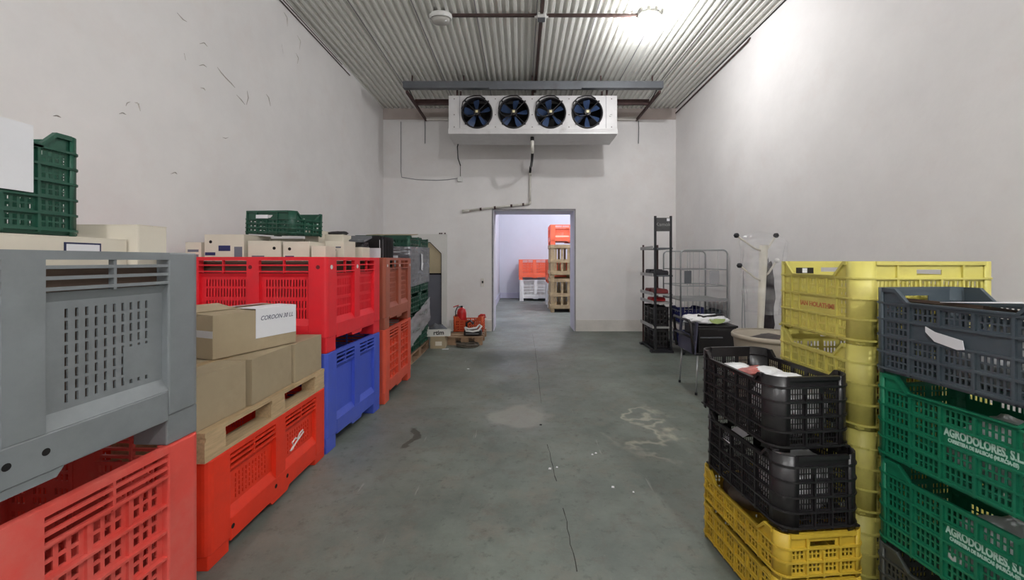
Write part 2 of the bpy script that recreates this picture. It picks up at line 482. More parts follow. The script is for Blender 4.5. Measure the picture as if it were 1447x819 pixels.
# ------------------------------------------------------------------ lamps and cables on the ceiling
M_globe_on = mat('lit lamp glass', S(255, 255, 255), rough=0.3, var=0.0, emit=((1.0, 0.98, 0.95, 1), 9.0))
M_globe_off = mat('dull lamp glass', S(168, 166, 160), rough=0.2, var=0.05)
def bulkhead(loc, lit, label, watt=0):
    t = thing('bulkhead_lamp', label, 'ceiling lamp', loc, 0, 'oval bulkhead lamps')
    def oval(rx, ry, zs):
        mb = MB(); seg = 28; rings = []
        for (k, z) in zs:
            rings.append(len(mb.v)); mb.v += [(rx*k*cos(2*pi*i/seg), ry*k*sin(2*pi*i/seg), z) for i in range(seg)]
        for i in range(len(rings)-1):
            for k in range(seg):
                k2 = (k+1) % seg; mb.f.append((rings[i]+k, rings[i]+k2, rings[i+1]+k2, rings[i+1]+k))
        mb.f.append(tuple(rings[-1]+k for k in range(seg)))
        return mb
    oval(0.15, 0.10, [(0.9, 0), (1.0, -0.02), (1.0, -0.05), (0.86, -0.06)]).build('base', M_white_pl, t, smooth=False)
    oval(0.125, 0.08, [(1.0, -0.055), (1.0, -0.075), (0.93, -0.10), (0.75, -0.12), (0.4, -0.13), (0.05, -0.132)]).build('diffuser', M_globe_on if lit else M_globe_off, t, smooth=True)
    rg = MB(); rg.tube([(0.14*cos(a), 0.092*sin(a), -0.06) for a in [2*pi*i/28 for i in range(28)]], 0.008, 6, closed=True)
    rg.build('rim', M_white_pl, t, smooth=True)
    if not lit:
        MB().box(0.045, 0.085, -0.05, -0.02, -0.118, -0.1).build('bulb_cap', M_white, t)
    if lit:
        ld = bpy.data.lights.new('lamp_light', 'POINT'); ld.energy = watt; ld.shadow_soft_size = 0.045
        ld.color = (0.985, 0.985, 1.0)
        lo = bpy.data.objects.new('lamp_light', ld); COL.objects.link(lo); lo.parent = t; lo.location = (0, 0, -0.26)
    return t
LY = 5.30
bulkhead((1.68, LY, ZC), True, 'lit oval bulkhead lamp glowing white on the corrugated ceiling', FRONT_W)
bulkhead((-1.05, LY, ZC), False, 'unlit oval bulkhead lamp on the corrugated ceiling, left of the conduit')
bulkhead((1.68, -1.6, ZC), True, 'lit oval bulkhead lamp on the ceiling behind the viewer, right side', REAR_W)
bulkhead((-1.05, -1.6, ZC), True, 'added unseen fill lamp on the ceiling behind the viewer, left side', REAR_FILL)  # added fill lamp, out of view, to brighten the right-hand stacks

M_cond = mat('brown stained conduit', S(74, 56, 52), rough=0.7, var=0.3, scale=12)
MB().box(0.245, 0.285, LY+0.07, 7.7, ZC-0.035, ZC-0.002).build('conduit', M_cond)
tag(bpy.data.objects['conduit'], 'brown cable duct from junction box back towards the cooler', 'conduit')
o = MB().box(0.250, 0.290, 0.5, LY-0.07, ZC-0.035, ZC-0.002).build('conduit', M_cond); tag(o, 'brown cable duct running from junction box towards the viewer', 'conduit')
o = MB().box(-0.90, 0.20, LY-0.018, LY+0.018, ZC-0.032, ZC-0.002).build('conduit', M_cond); tag(o, 'brown cable duct between junction box and unlit lamp', 'conduit')
o = MB().box(0.34, 1.53, LY-0.018, LY+0.018, ZC-0.032, ZC-0.002).build('conduit', M_cond); tag(o, 'brown cable duct between junction box and lit lamp', 'conduit')
t = thing('junction_box', 'grey square junction box between the two ceiling lamps', 'junction box', (0.27, LY, ZC-0.03))
MB().box(-0.055, 0.055, -0.055, 0.055, -0.04, 0.028).build('body', M_white_pl, t, bevel=0.008)
MB().box(-0.05, 0.05, -0.05, 0.05, -0.048, -0.04).build('lid', M_steel, t, bevel=0.004)
for q in (-1, 1):
    MB().box(q*0.07-0.02, q*0.07+0.02, -0.014, 0.014, -0.02, 0.01).build('gland', M_white_pl, t)

# wall-top conduits
o = MB().tube([(XR-0.02, 5.85, 4.665), (XR-0.02, 8.55, 4.62)], 0.014, 6).tube([(XR-0.02, 5.85, 4.665), (XR-0.004, 5.8, 4.70)], 0.014, 6).build('cable', M_cond)
tag(o, 'dark cable running high along the right wall to the back corner', 'cable')
o = MB().tube([(XL+0.012, 3.0, 4.66), (XL+0.012, 5.0, 4.655), (XL+0.012, 6.9, 4.66)], 0.007, 6).tube([(XL+0.012, 3.0, 4.70), (XL+0.012, 6.6, 4.70)], 0.005, 6).build('cable', M_cond)
tag(o, 'pair of thin dark cables high along the left wall', 'cable')

# ------------------------------------------------------------------ evaporator cooler
EX0, EX1, EY0, EY1, EZ0, EZ1 = -1.295, 1.727, 7.25, 7.92, 3.765, 4.458
t = thing('evaporator_cooler', 'white evaporator cooler with four blue fans hung under ceiling', 'cooler', ((EX0+EX1)/2, EY0, EZ0))
TX = -(EX0+EX1)/2
W2 = (EX1-EX0)/2; D = EY1-EY0; H = EZ1-EZ0
fx = [-0.787, -0.127, 0.533, 1.193]; fr = 0.262; fz = 4.148 - EZ0
fp = MB(); zlo, zhi = 0.09, H
cell = 0.33
def plate(mb, x0, x1, z0, z1): mb.box(x0, x1, 0, 0.012, z0, z1)
edges = [-W2]
for q in fx:
    xc = q + TX; edges += [xc-cell, xc+cell]
edges.append(W2)
for i in range(0, len(edges), 2): 
    if edges[i+1]-edges[i] > 0.001: plate(fp, edges[i], edges[i+1], zlo, zhi)
for q in fx:
    xc = q + TX; seg = 48
    n = len(fp.v)
    for k in range(seg):
        a = 2*pi*k/seg; c, s_ = cos(a), sin(a)
        fp.v.append((xc + fr*c, 0, fz + fr*s_))
        lim = min(cell/abs(c) if abs(c) > 1e-6 else 9, ((zhi-fz) if s_ > 0 else (fz-zlo))/abs(s_) if abs(s_) > 1e-6 else 9)
        fp.v.append((xc + lim*c, 0, fz + lim*s_))
    for k in range(seg):
        k2 = (k+1) % seg
        fp.f.append((n+2*k, n+2*k+1, n+2*k2+1, n+2*k2))
    for sx in (-1, 1):
        for zz in (zlo, zhi):
            pass
fp.build('front_plate', M_alu, t)
# the small corner triangles of each fan panel
cs = MB()
for q in fx:
    xc = q + TX
    cs.box(xc-cell, xc-cell+0.12, 0.003, 0.012, zlo, zlo+0.10); cs.box(xc+cell-0.12, xc+cell, 0.003, 0.012, zlo, zlo+0.10)
    cs.box(xc-cell, xc-cell+0.12, 0.003, 0.012, zhi-0.10, zhi); cs.box(xc+cell-0.12, xc+cell, 0.003, 0.012, zhi-0.10, zhi)
cs.build('panel_backing', M_alu, t)
body = MB()
body.box(-W2, W2, 0.012, D, H-0.012, H); body.box(-W2, -W2+0.012, 0.012, D, 0.09, H-0.012); body.box(W2-0.012, W2, 0.012, D, 0.09, H-0.012)
body.box(-W2+0.012, W2-0.012, D-0.012, D, 0.09, H-0.012)
body.build('casing', M_alu, t)
MB().box(-W2+0.02, W2-0.02, 0.34, 0.36, 0.09, H-0.02).build('coil', M_dark, t)
tr = MB(); tr.prism([(-0.02, 0.0), (D, 0.0), (D, 0.095), (-0.008, 0.095), (-0.02, 0.03)], 'x', -W2-0.01, W2+0.01)
tr.build('drip_tray', M_alu, t, bevel=0.006)
for sx in (-W2+0.2, W2-0.2):
    MB().box(sx-0.004, sx+0.004, -0.004, 0.0, 0.11, H-0.01).build('panel_seam', M_edge, t)
for xs_ in [(fx[i]+fx[i+1])/2+TX for i in range(3)] + [-W2+0.1, W2-0.1]:
    for zz in (0.13, 0.35, H-0.06):
        MB().disc((xs_, -0.004, zz), 0.010, 8, 'y').build('screw', M_rust, t)
MB().tube([(W2-0.12+0.02*cos(a), -0.006, 0.34+0.02*sin(a)) for a in [2*pi*i/12 for i in range(12)]], 0.006, 5, closed=True).build('badge', M_white_pl, t)
M_blade = mat('blue fan blade', S(56, 76, 112), rough=0.45, var=0.2, scale=6)
M_guard = mat('black fan ring', S(34, 32, 34), rough=0.5, var=0.2)
M_hub = mat('motor hub', S(36, 30, 30), rough=0.5, var=0.2)
M_plate = mat('motor label', S(226, 216, 170), rough=0.5, var=0.05)
for fi, q in enumerate(fx):
    xc = q + TX
    fan = MB().lathe([(fr-0.004, 0.10), (fr-0.004, -0.012), (fr+0.004, -0.03), (fr+0.018, -0.018), (fr+0.022, 0.0), (fr+0.002, 0.0)], 40, (xc, 0, fz), 'y').build('fan', M_guard, t, smooth=True)
    MB().lathe([(0.0, -0.05), (0.055, -0.05), (0.06, -0.035), (0.06, 0.10), (0.0, 0.10)], 20, (xc, 0, fz), 'y').build('motor', M_hub, fan)
    MB().box(xc-0.022, xc+0.022, -0.054, -0.05, fz-0.012, fz+0.03).build('motor_label', M_plate, fan)
    nb = [5, 5, 5, 6][fi]; off = [0.35, 0.1, 0.45, 0.52][fi]
    for k in range(nb):
        a0 = off + 2*pi*k/nb
        mb = MB(); rings = []
        for (r, w0, w1, y0, y1) in [(0.05, -0.22, 0.22, 0.02, 0.07), (0.11, -0.26, 0.30, 0.01, 0.085), (0.17, -0.25, 0.31, 0.005, 0.09), (0.215, -0.22, 0.29, 0.005, 0.09), (0.245, -0.16, 0.25, 0.012, 0.08)]:
            rings.append(len(mb.v))
            for th, yy in ((w0, y0), ((w0+w1)/2, (y0+y1)/2 + 0.006), (w1, y1)):
                mb.v.append((xc + r*cos(a0+th), yy, fz + r*sin(a0+th)))
        for i in range(len(rings)-1):
            for k2 in range(2):
                mb.f.append((rings[i]+k2, rings[i]+k2+1, rings[i+1]+k2+1, rings[i+1]+k2))
        mb.build('blade', M_blade, fan, smooth=True)
    for k in range(4):
        a = pi/4 + k*pi/2
        p0 = Vector((xc, -0.02, fz)) + Vector((cos(a), 0, sin(a)))*0.05; p1 = Vector((xc, -0.02, fz)) + Vector((cos(a), 0, sin(a)))*(fr+0.035)
        MB().tube([p0, p1], 0.006, 5).tube([p1 - (p1-p0).normalized()*0.035, p1], 0.014, 6).build('bracket', M_guard, fan)
    cab = [(xc, -0.05, fz-0.02), (xc-0.05, -0.07, fz-0.07), (xc-0.14, -0.07, fz-0.09), (xc-0.22, -0.06, fz-0.04), (xc-0.27, -0.05, fz+0.06), (xc-0.25, -0.04, fz+0.18),
           (xc-0.17, -0.04, fz+0.26), (xc-0.05, -0.03, fz+0.30), (xc+0.06, -0.03, fz+0.30), (xc+0.15, -0.01, fz+0.25)]
    MB().tube(cab, 0.010, 6).build('cable', M_black, fan, smooth=True)

# hanging steel frame
t = thing('hanging_frame', 'grey steel frame on the ceiling that carries the cooler', 'steel frame', (0.2, 7.05, 4.49))
def loc_box(name, m, x0, x1, y0, y1, z0, z1, bev=0.004):
    return MB().box(x0-0.2, x1-0.2, y0-7.05, y1-7.05, z0-4.49, z1-4.49).build(name, m, t, bevel=bev)
loc_box('front_beam', M_steel, -2.05, 2.48, 7.02, 7.12, 4.50, 4.62)
loc_box('beam_flange', M_steel, -0.55, 1.05, 7.00, 7.02, 4.47, 4.53)
loc_box('rear_beam', M_rust, -2.02, 2.45, 7.70, 7.76, 4.475, 4.575)
loc_box('wall_rail', M_plinth, -2.02, 2.45, 8.50, 8.56, 4.46, 4.52)
for xx in (-2.03, 2.43):
    loc_box('side_arm', M_rust, xx, xx+0.04, 7.12, 8.56, 4.45, 4.50)
    MB().tube([(xx-0.2+0.02, 0.1, 0.10), (xx-0.2+0.02, 0.6, 0.02), (xx-0.2+0.02, 1.5, -0.03)], 0.012, 6).build('tie_cable', M_black, t)
for xx in (-1.9, -1.0, 0.2, 1.4, 2.3):
    MB().tube([(xx-0.2, 0.02, 0.12), (xx-0.2, 0.02, 0.245)], 0.012, 6).build('hanger', M_rust, t)
for xx in (-1.15, 0.22, 1.55):
    loc_box('hanger', M_rust, xx-0.015, xx+0.015, 7.28, 7.31, 4.458, 4.73, 0)
    loc_box('hanger', M_rust, xx-0.015, xx+0.015, 7.71, 7.74, 4.458, 4.73, 0)
for q, zz in ((-2.06, 3.98), (2.46, 3.98)):
    o = MB().tube([(q+0.03, 8.55, 4.46), (q+0.035, 8.55, 4.3), (q+0.03, 8.56, zz)], 0.008, 6).build('loose_cable', M_steel)
    tag(o, 'thin loose cable hanging on the back wall %s of the cooler' % ('left' if q < 0 else 'right'), 'cable')

# drain pipe under the cooler
M_pvc = mat('white drain pipe', S(214, 210, 202), rough=0.45, var=0.1, scale=14, dirt=(S(90, 80, 74), 0.8, 9, 0.60))
t = thing('drain_pipe', 'white drain pipe from cooler down the wall and sloping left', 'pipe', (0.235, 8.5, 2.6))
def drain(name, pts, r, m, sm=True):
    return MB().tube([(a-0.235, b_-8.5, c-2.6) for a, b_, c in pts], r, 10).build(name, m, t, smooth=sm)
drain('outlet', [(0.21, 7.42, 3.765), (0.21, 7.42, 3.70)], 0.035, M_black)
drain('white_elbow', [(0.21, 7.42, 3.71), (0.21, 7.45, 3.60), (0.215, 7.52, 3.50)], 0.032, M_pvc)
drain('rubber_hose', [(0.215, 7.52, 3.51), (0.215, 7.8, 3.43), (0.21, 8.2, 3.42), (0.20, 8.46, 3.45), (0.20, 8.5, 3.40), (0.195, 8.53, 3.36)], 0.026, M_black)
drain('riser', [(0.195, 8.55, 3.40), (0.195, 8.55, 2.74)], 0.022, M_pvc)
drain('collar', [(0.195, 8.55, 3.38), (0.195, 8.55, 3.30)], 0.034, M_pvc)
drain('elbow', [(0.195, 8.55, 2.75), (0.195, 8.55, 2.715), (0.16, 8.55, 2.70)], 0.026, M_pvc)
drain('sloping_run', [(0.17, 8.55, 2.70), (-0.5, 8.55, 2.63), (-1.10, 8.55, 2.56)], 0.022, M_pvc)
drain('end_fitting', [(-1.09, 8.555, 2.562), (-1.24, 8.56, 2.545)], 0.034, M_pvc)
for q in (-0.85, -0.55, -0.2, 0.05):
    z_ = 2.56 + (q+1.10)*0.11
    drain('pipe_clip', [(q-0.02, 8.555, z_), (q+0.02, 8.555, z_+0.004)], 0.03, M_rust)

t = thing('cable_box', 'small white cable box on the back wall under cooler', 'cable box', (-1.29, YB-0.03, 3.225))
MB().box(-0.05, 0.05, -0.03, 0.03, -0.055, 0.055).build('body', M_white_pl, t, bevel=0.008)
MB().box(-0.046, 0.046, -0.036, -0.03, -0.05, 0.05).build('lid', M_white_pl, t, bevel=0.003)
o = MB().tube([(-2.55, 8.59, 4.45), (-2.55, 8.59, 3.40), (-2.53, 8.59, 3.27), (-2.2, 8.59, 3.22), (-1.8, 8.59, 3.205), (-1.55, 8.59, 3.22), (-1.34, 8.59, 3.25)], 0.007, 6).build('cable', M_edge)
tag(o, 'thin slack cable drooping across back wall to small white box', 'cable')
o = MB().tube([(-1.285, 8.59, 3.28), (-1.285, 8.59, 3.52)], 0.006, 6).tube([(-1.285, 8.59, 3.52), (-1.29, 8.3, 3.60), (-1.24, 7.9, 3.72), (-1.22, 7.86, 3.77)], 0.012, 6).build('cable', M_black)
tag(o, 'short dark cable from cooler underside to small white box', 'cable')
t = thing('wall_socket', 'small pale switch plate on wall left of the doorway', 'switch', (-0.815, YB-0.012, 1.04))
MB().box(-0.035, 0.035, -0.012, 0.012, -0.085, 0.085).build('plate', M_plinth, t, bevel=0.004)
MB().box(-0.012, 0.02, -0.028, -0.012, -0.02, 0.03).build('knob', M_black, t, bevel=0.003)

# framed hatch door on the back wall
M_frame = mat('white door frame', S(222, 220, 216), rough=0.5, var=0.05)
M_beige = mat('beige panel', S(182, 168, 138), rough=0.6, var=0.06)
M_gpan = mat('grey lower panel', S(104, 106, 116), rough=0.55, var=0.08)
door = MB()
HX0, HX1, HZ1 = -2.80, -1.566, 2.06
IX0, IX1, IZ1 = -2.66, -1.675, 1.89
ch = 0.24
for (x0, x1) in ((HX0, IX0), (IX1, HX1)): door.box(x0, x1, YB-0.07, YB, 0, HZ1)
door.box(IX0, IX1, YB-0.07, YB, IZ1, HZ1)
door.prism([(IX0, IZ1), (IX0+ch, IZ1), (IX0, IZ1-ch)], 'y', YB-0.07, YB); door.prism([(IX1, IZ1), (IX1, IZ1-ch), (IX1-ch, IZ1)], 'y', YB-0.07, YB)
d1 = struct('door_1', door, M_frame)
MB().box(IX0, IX1, YB-0.022, YB-0.004, 1.235, IZ1).build('upper_panel', M_beige, d1)
MB().box(IX0, IX1, YB-0.022, YB-0.004, 0.02, 1.20).build('lower_panel', M_gpan, d1)
MB().box(IX0, IX1, YB-0.02, YB-0.003, 1.20, 1.235).build('joint_strip', M_dark, d1)
gk = MB(); gk.box(IX1-0.012, IX1, YB-0.05, YB-0.02, 0.02, IZ1-ch); gk.box(IX0+ch, IX1-ch, YB-0.05, YB-0.02, IZ1-0.012, IZ1)
gk.prism([(IX1, IZ1-ch), (IX1-ch, IZ1), (IX1-ch-0.012, IZ1-0.004), (IX1-0.014, IZ1-ch-0.004)], 'y', YB-0.05, YB-0.02)
gk.build('gasket', M_dark, d1)
for q in (-1.71, -1.67, -1.60):
    MB().box(q-0.014, q+0.014, YB-0.09, YB-0.06, 2.06, 2.085).build('hinge_pin', M_rust, d1)

# ------------------------------------------------------------------ builders
def rrect_pts(L, W, r, n=4):
    pts = []
    for cx, cy, a0 in ((L/2-r, W/2-r, 0), (-L/2+r, W/2-r, pi/2), (-L/2+r, -W/2+r, pi), (L/2-r, -W/2+r, 1.5*pi)):
        for k in range(n+1):
            a = a0 + (pi/2)*k/n; pts.append((cx + r*cos(a), cy + r*sin(a)))
    return pts

def ring(mb, L, W, r, th, z0, z1, n=4):
    o_ = rrect_pts(L, W, r, n); i_ = rrect_pts(L-2*th, W-2*th, max(0.002, r-th), n); k = len(o_); b = len(mb.v)
    for z in (z0, z1):
        mb.v += [(x, y, z) for x, y in o_] + [(x, y, z) for x, y in i_]
    for j in range(k):
        j2 = (j+1) % k
        mb.f += [(b+j, b+j2, b+2*k+j2, b+2*k+j), (b+k+j, b+3*k+j, b+3*k+j2, b+k+j2),
                 (b+j, b+k+j, b+k+j2, b+j2), (b+2*k+j, b+2*k+j2, b+3*k+j2, b+3*k+j)]
    return mb

def corner_shell(L, W, r, th, z0, z1, q, n=5):
    sx = 1 if q in (0, 3) else -1; sy = 1 if q in (0, 1) else -1
    cx, cy = sx*(L/2-r), sy*(W/2-r); mb = MB(); a0 = q*pi/2; k = n+1
    for z in (z0, z1):
        for rad in (r, r-th):
            mb.v += [(cx + rad*cos(a0+pi/2*i/n), cy + rad*sin(a0+pi/2*i/n), z) for i in range(k)]
    for i in range(n):
        mb.f += [(i, i+1, 2*k+i+1, 2*k+i), (k+i, 3*k+i, 3*k+i+1, k+i+1), (2*k+i, 2*k+i+1, 3*k+i+1, 3*k+i), (i, k+i, k+i+1, i+1)]
    mb.f += [(0, 2*k, 3*k, k), (n, k+n, 3*k+n, 2*k+n)]
    return mb

MESHC = {}
def crate(name, label, loc, rz, L, W, H, m, group=None, nl=5, ns=3, bands=4, dip=0.05, dipside='L', cells=(5, 2), r=0.045, plate_l=None, handle=True, simple=False, cat='crate', hm=0.2):
    """slotted stacking crate, long axis = local x; base at z 0"""
    t = thing(name, label, cat, loc, rz, group)
    key = (L, W, H, m.name, nl, ns, bands, dip, dipside, cells, plate_l, simple, r, hm)
    if key not in MESHC:
        parts = []; th = 0.004; ins = 0.010
        z0 = 0.012
        def side(Ls, off, nb, isdip, rot, nm, plate_):
            mb = MB(); x0, x1 = -Ls/2 + r, Ls/2 - r
            ztop = H - dip if isdip else H - 0.004
            bw = (x1 - x0) / nb; holes = []
            bh = (H - dip - z0 - 0.02) / bands
            for i in range(nb):
                for j in range(bands):
                    if plate_ and plate_[0] <= i < plate_[1] and plate_[2] <= j < plate_[3]: continue
                    bx0 = x0 + i*bw + 0.010; bx1 = x0 + (i+1)*bw - 0.010
                    bz0 = z0 + 0.012 + j*bh + 0.006; bz1 = z0 + 0.012 + (j+1)*bh - 0.010
                    nc, nr = cells
                    cw = (bx1-bx0)/nc; rh = (bz1-bz0)/nr
                    for a in range(nc):
                        for b in range(nr):
                            holes.append((bx0+a*cw+cw*hm, bx0+(a+1)*cw-cw*hm, bz0+b*rh+rh*hm*0.6, bz0+(b+1)*rh-rh*hm*0.6))
            if handle and not isdip:
                zz = H - 0.05
                if zz - 0.012 > z0 + 0.012 + bands*bh - 0.010:
                    holes.append((-0.055, 0.055, zz-0.010, zz+0.014))
            mb.perf(x0, x1, z0, ztop, holes, -off + ins, -off + ins + th)
            rim = MB()
            if isdip:
                a = min(0.16*Ls, 0.10)
                for sx in (-1, 1):
                    e = sx*(Ls/2-r)
                    mb.prism([(e, ztop), (e, H), (sx*(Ls/2-a), H), (sx*(Ls/2-a-dip*0.9), ztop)], 'y', -off+ins, -off+ins+th)
                prof = [(-Ls/2+r, H), (-Ls/2+a, H), (-Ls/2+a+dip*0.9, ztop), (Ls/2-a-dip*0.9, ztop), (Ls/2-a, H), (Ls/2-r, H)]
            else:
                prof = [(-Ls/2+r, H), (Ls/2-r, H)]
            for i in range(len(prof)-1):
                (xa, za), (xb, zb) = prof[i], prof[i+1]
                n = len(rim.v)
                for (xx, zz) in ((xa, za), (xb, zb)):
                    rim.v += [(xx, -off, zz-0.016), (xx, -off+0.016, zz-0.016), (xx, -off+0.016, zz+0.0), (xx, -off, zz+0.0)]
                rim.f += [(n, n+1, n+2, n+3), (n+4, n+7, n+6, n+5)] + [(n+k, n+4+k, n+4+(k+1) % 4, n+(k+1) % 4) for k in range(4)]
            R = Matrix.Rotation(rot, 3, 'Z')
            mb.xf(R); rim.xf(R)
            for i in range(1, nb):
                xx = x0 + i*bw; segs = [(z0, ztop-0.012)]
                if not isdip and abs(xx) < 0.07: segs = [(z0, H-0.075)]
                if plate_ and plate_[0] < i < plate_[1]:
                    segs = [(z0, z0+0.012+plate_[2]*bh), (z0+0.012+plate_[3]*bh, ztop-0.012)]
                for za, zb in segs:
                    if zb - za > 0.02:
                        parts.append(('upright_rib', MB().box(xx-0.004, xx+0.004, -off+0.001, -off+ins+0.001, za, zb).xf(R).mesh('upright_rib', m)))
            parts.append((nm, mb.mesh(nm, m))); parts.append(('rim', rim.mesh('rim', m)))
        side(L, W/2, nl, dipside == 'L', 0, 'long_wall', plate_l); side(L, W/2, nl, dipside == 'L', pi, 'long_wall', plate_l)
        side(W, L/2, ns, dipside == 'S', pi/2, 'short_wall', None); side(W, L/2, ns, dipside == 'S', -pi/2, 'short_wall', None)
        for q in range(4):
            cm = corner_shell(L-0.006, W-0.006, r, 0.006, 0.0, H, q)
            parts.append(('corner', cm.mesh('corner', m, True)))
        bh = (H - dip - z0 - 0.02) / bands
        for j in range(0, bands+1):
            mb = ring(MB(), L, W, r, 0.012, z0 + 0.010 + j*bh - (0.004), z0 + 0.010 + j*bh + 0.004)
            parts.append(('rib', mb.mesh('rib', m)))
        b = MB(); b.perf(-L/2+0.015, L/2-0.015, -W/2+0.015, W/2-0.015, [(-L/2+0.03+i*(L-0.06)/8+0.012, -L/2+0.03+(i+1)*(L-0.06)/8-0.012, -W/2+0.03+j*(W-0.06)/5+0.012, -W/2+0.03+(j+1)*(W-0.06)/5-0.012) for i in range(8) for j in range(5)], 0.006, 0.014)
        b.v = [(x, z, y) for x, y, z in b.v]
        parts.append(('base', b.mesh('base', m)))
        MESHC[key] = parts
    for nm, me in MESHC[key]: link(nm, me, t)
    return t

def bin_(name, label, loc, rz, L, W, H, m, style, group=None, vents=3, nslot=(10, 6), foot=0.12, drain=True, pcol=None):
    """plastic pallet box, local x = L; base (feet) at z 0"""
    t = thing(name, label, 'pallet box', loc, rz, group)
    post = 0.15; r = 0.035; th = 0.03
    key = ('bin', L, W, H, m.name, style, vents, nslot, foot)
    if key not in MESHC:
        parts = []
        # corner posts (rounded) and feet
        for sx in (-1, 1):
            for sy in (-1, 1):
                def cpoly(ins):
                    X, Y = L/2-ins, W/2-ins; p = []
                    for k in range(5):
                        a = pi/2*k/4; p.append((X-r+r*cos(a), Y-r+r*sin(a)))
                    p += [(L/2-post+ins, Y), (L/2-post+ins, W/2-0.05), (L/2-0.05, W/2-post+ins), (X, W/2-post+ins)]
                    return [(sx*a_, sy*b_) for a_, b_ in p]
                pm = MB().prism(cpoly(0), 'z', foot, H)
                parts.append(('corner_post', pm.mesh('corner_post', m)))
                fm = MB().prism([(sx*a_, sy*b_) for a_, b_ in [(L/2-0.008, W/2-0.008), (L/2-post, W/2-0.008), (L/2-post, W/2-post), (L/2-0.008, W/2-post)]], 'z', 0, foot)
                parts.append(('foot', fm.mesh('foot', m)))
        rail_top = foot + 0.10
        vent_h = 0.10 if H > 0.6 else 0.085
        vb = H - 0.028 - vent_h
        def side(Ls, off, rot):
            R = Matrix.Rotation(rot, 3, 'Z')
            inner0, inner1 = -Ls/2+post, Ls/2-post
            pw = 0.10
            mid = [(inner0, -pw/2), (pw/2, inner1)]
            def add(nm, mb): mb.xf(R); parts.append((nm, mb.mesh(nm, m)))
            add('rail', MB().box(inner0, inner1, -off, -off+th, foot-0.02, rail_top))
            add('lug', MB().prism([(-0.08, foot-0.045), (0.08, foot-0.045), (0.10, foot-0.02), (-0.10, foot-0.02)], 'y', -off+0.004, -off+0.05))
            add('pillar', MB().prism([(-pw/2, -off), (pw/2, -off), (pw/2, -off+th), (-pw/2, -off+th)], 'z', rail_top, H-0.028))
            add('rim', MB().box(inner0-0.005, inner1+0.005, -off, -off+th, H-0.028, H))
            for (a, b) in mid:
                # vent slats
                for k in range(vents):
                    zz = vb + vent_h*(k+0.15)/vents
                    add('vent_slat', MB().box(a, b, -off+0.001, -off+0.014, zz, zz+0.011))
                add('vent_rib', MB().box((a+b)/2-0.005, (a+b)/2+0.005, -off+0.003, -off+0.022, vb-0.002, H-0.028))
                # recessed panel
                rec = 0.028; z0, z1 = rail_top, vb
                holes = []
                if style == 'slots':
                    nc, nr = nslot
                    ax0, ax1 = a+0.06, b-0.05; az0, az1 = z0+0.06, z1-0.05
                    for i in range(nc):
                        for j in range(nr):
                            cw = (ax1-ax0)/nc; rh = (az1-az0)/nr
                            holes.append((ax0+i*cw+cw*0.34, ax0+(i+1)*cw-cw*0.34, az0+j*rh+rh*0.13, az0+(j+1)*rh-rh*0.13))
                elif style == 'bands':
                    nc, nr = nslot
                    ax0, ax1 = a+0.035, b-0.025; az0, az1 = z0+0.04, z1-0.03
                    for i in range(nc):
                        for j in range(nr):
                            cw = (ax1-ax0)/nc; rh = (az1-az0)/nr
                            holes.append((ax0+i*cw+cw*0.3, ax0+(i+1)*cw-cw*0.3, az0+j*rh+rh*0.10, az0+(j+1)*rh-rh*(0.10 if j % 2 == 0 else 0.25)))
                elif style == 'lattice':
                    nc, nr = nslot
                    for i in range(3):
                        for j in range(nr):
                            W3 = (b-a)/3; cx0 = a+i*W3+0.015; cx1 = a+(i+1)*W3-0.015
                            rh = (z1-z0)/nr
                            for c_ in range(3):
                                for d_ in range(2):
                                    cw = (cx1-cx0)/3; dh = (rh-0.02)/2
                                    holes.append((cx0+c_*cw+cw*0.2, cx0+(c_+1)*cw-cw*0.2, z0+j*rh+0.01+d_*dh+0.006, z0+j*rh+0.01+(d_+1)*dh-0.006))
                pm = MB().perf(a, b, z0, z1, holes, -off+rec, -off+rec+0.006)
                add('side_panel', pm)
                if style == 'lattice':
                    rh = (z1-z0)/nslot[1]
                    for j in range(1, nslot[1]):
                        add('cross_rib', MB().box(a, b, -off+0.006, -off+rec, z0+j*rh-0.005, z0+j*rh+0.005))
                    for i in (1, 2):
                        xx = a + (b-a)*i/3
                        add('upright_rib', MB().box(xx-0.007, xx+0.007, -off+0.016, -off+rec, z0, z1))
                # sloping sill and head of the recess
                if style != 'lattice':
                    add('sill', MB().prism([(-off+0.002, z0), (-off+rec, z0), (-off+rec, z0+0.045)], 'x', a, b))
                    add('head', MB().prism([(-off+0.012, z1), (-off+rec, z1-0.03), (-off+rec, z1)], 'x', a, b))
                else:
                    for k in range(2):
                        add('vent_slat', MB().box(a, b, -off-0.0005, -off+0.008, foot+0.01+k*0.04, foot+0.025+k*0.04))
        side(L, W/2, 0); side(L, W/2, pi); side(W, L/2, pi/2); side(W, L/2, -pi/2)
        parts.append(('base', MB().box(-L/2+th+0.002, L/2-th-0.002, -W/2+th+0.002, W/2-th-0.002, foot, foot+0.03).mesh('base', m)))
        MESHC[key] = parts
    for nm, me in MESHC[key]:
        link(nm, me, t, bevel=0.006 if nm in ('corner_post', 'foot', 'rail') else 0)
    return t

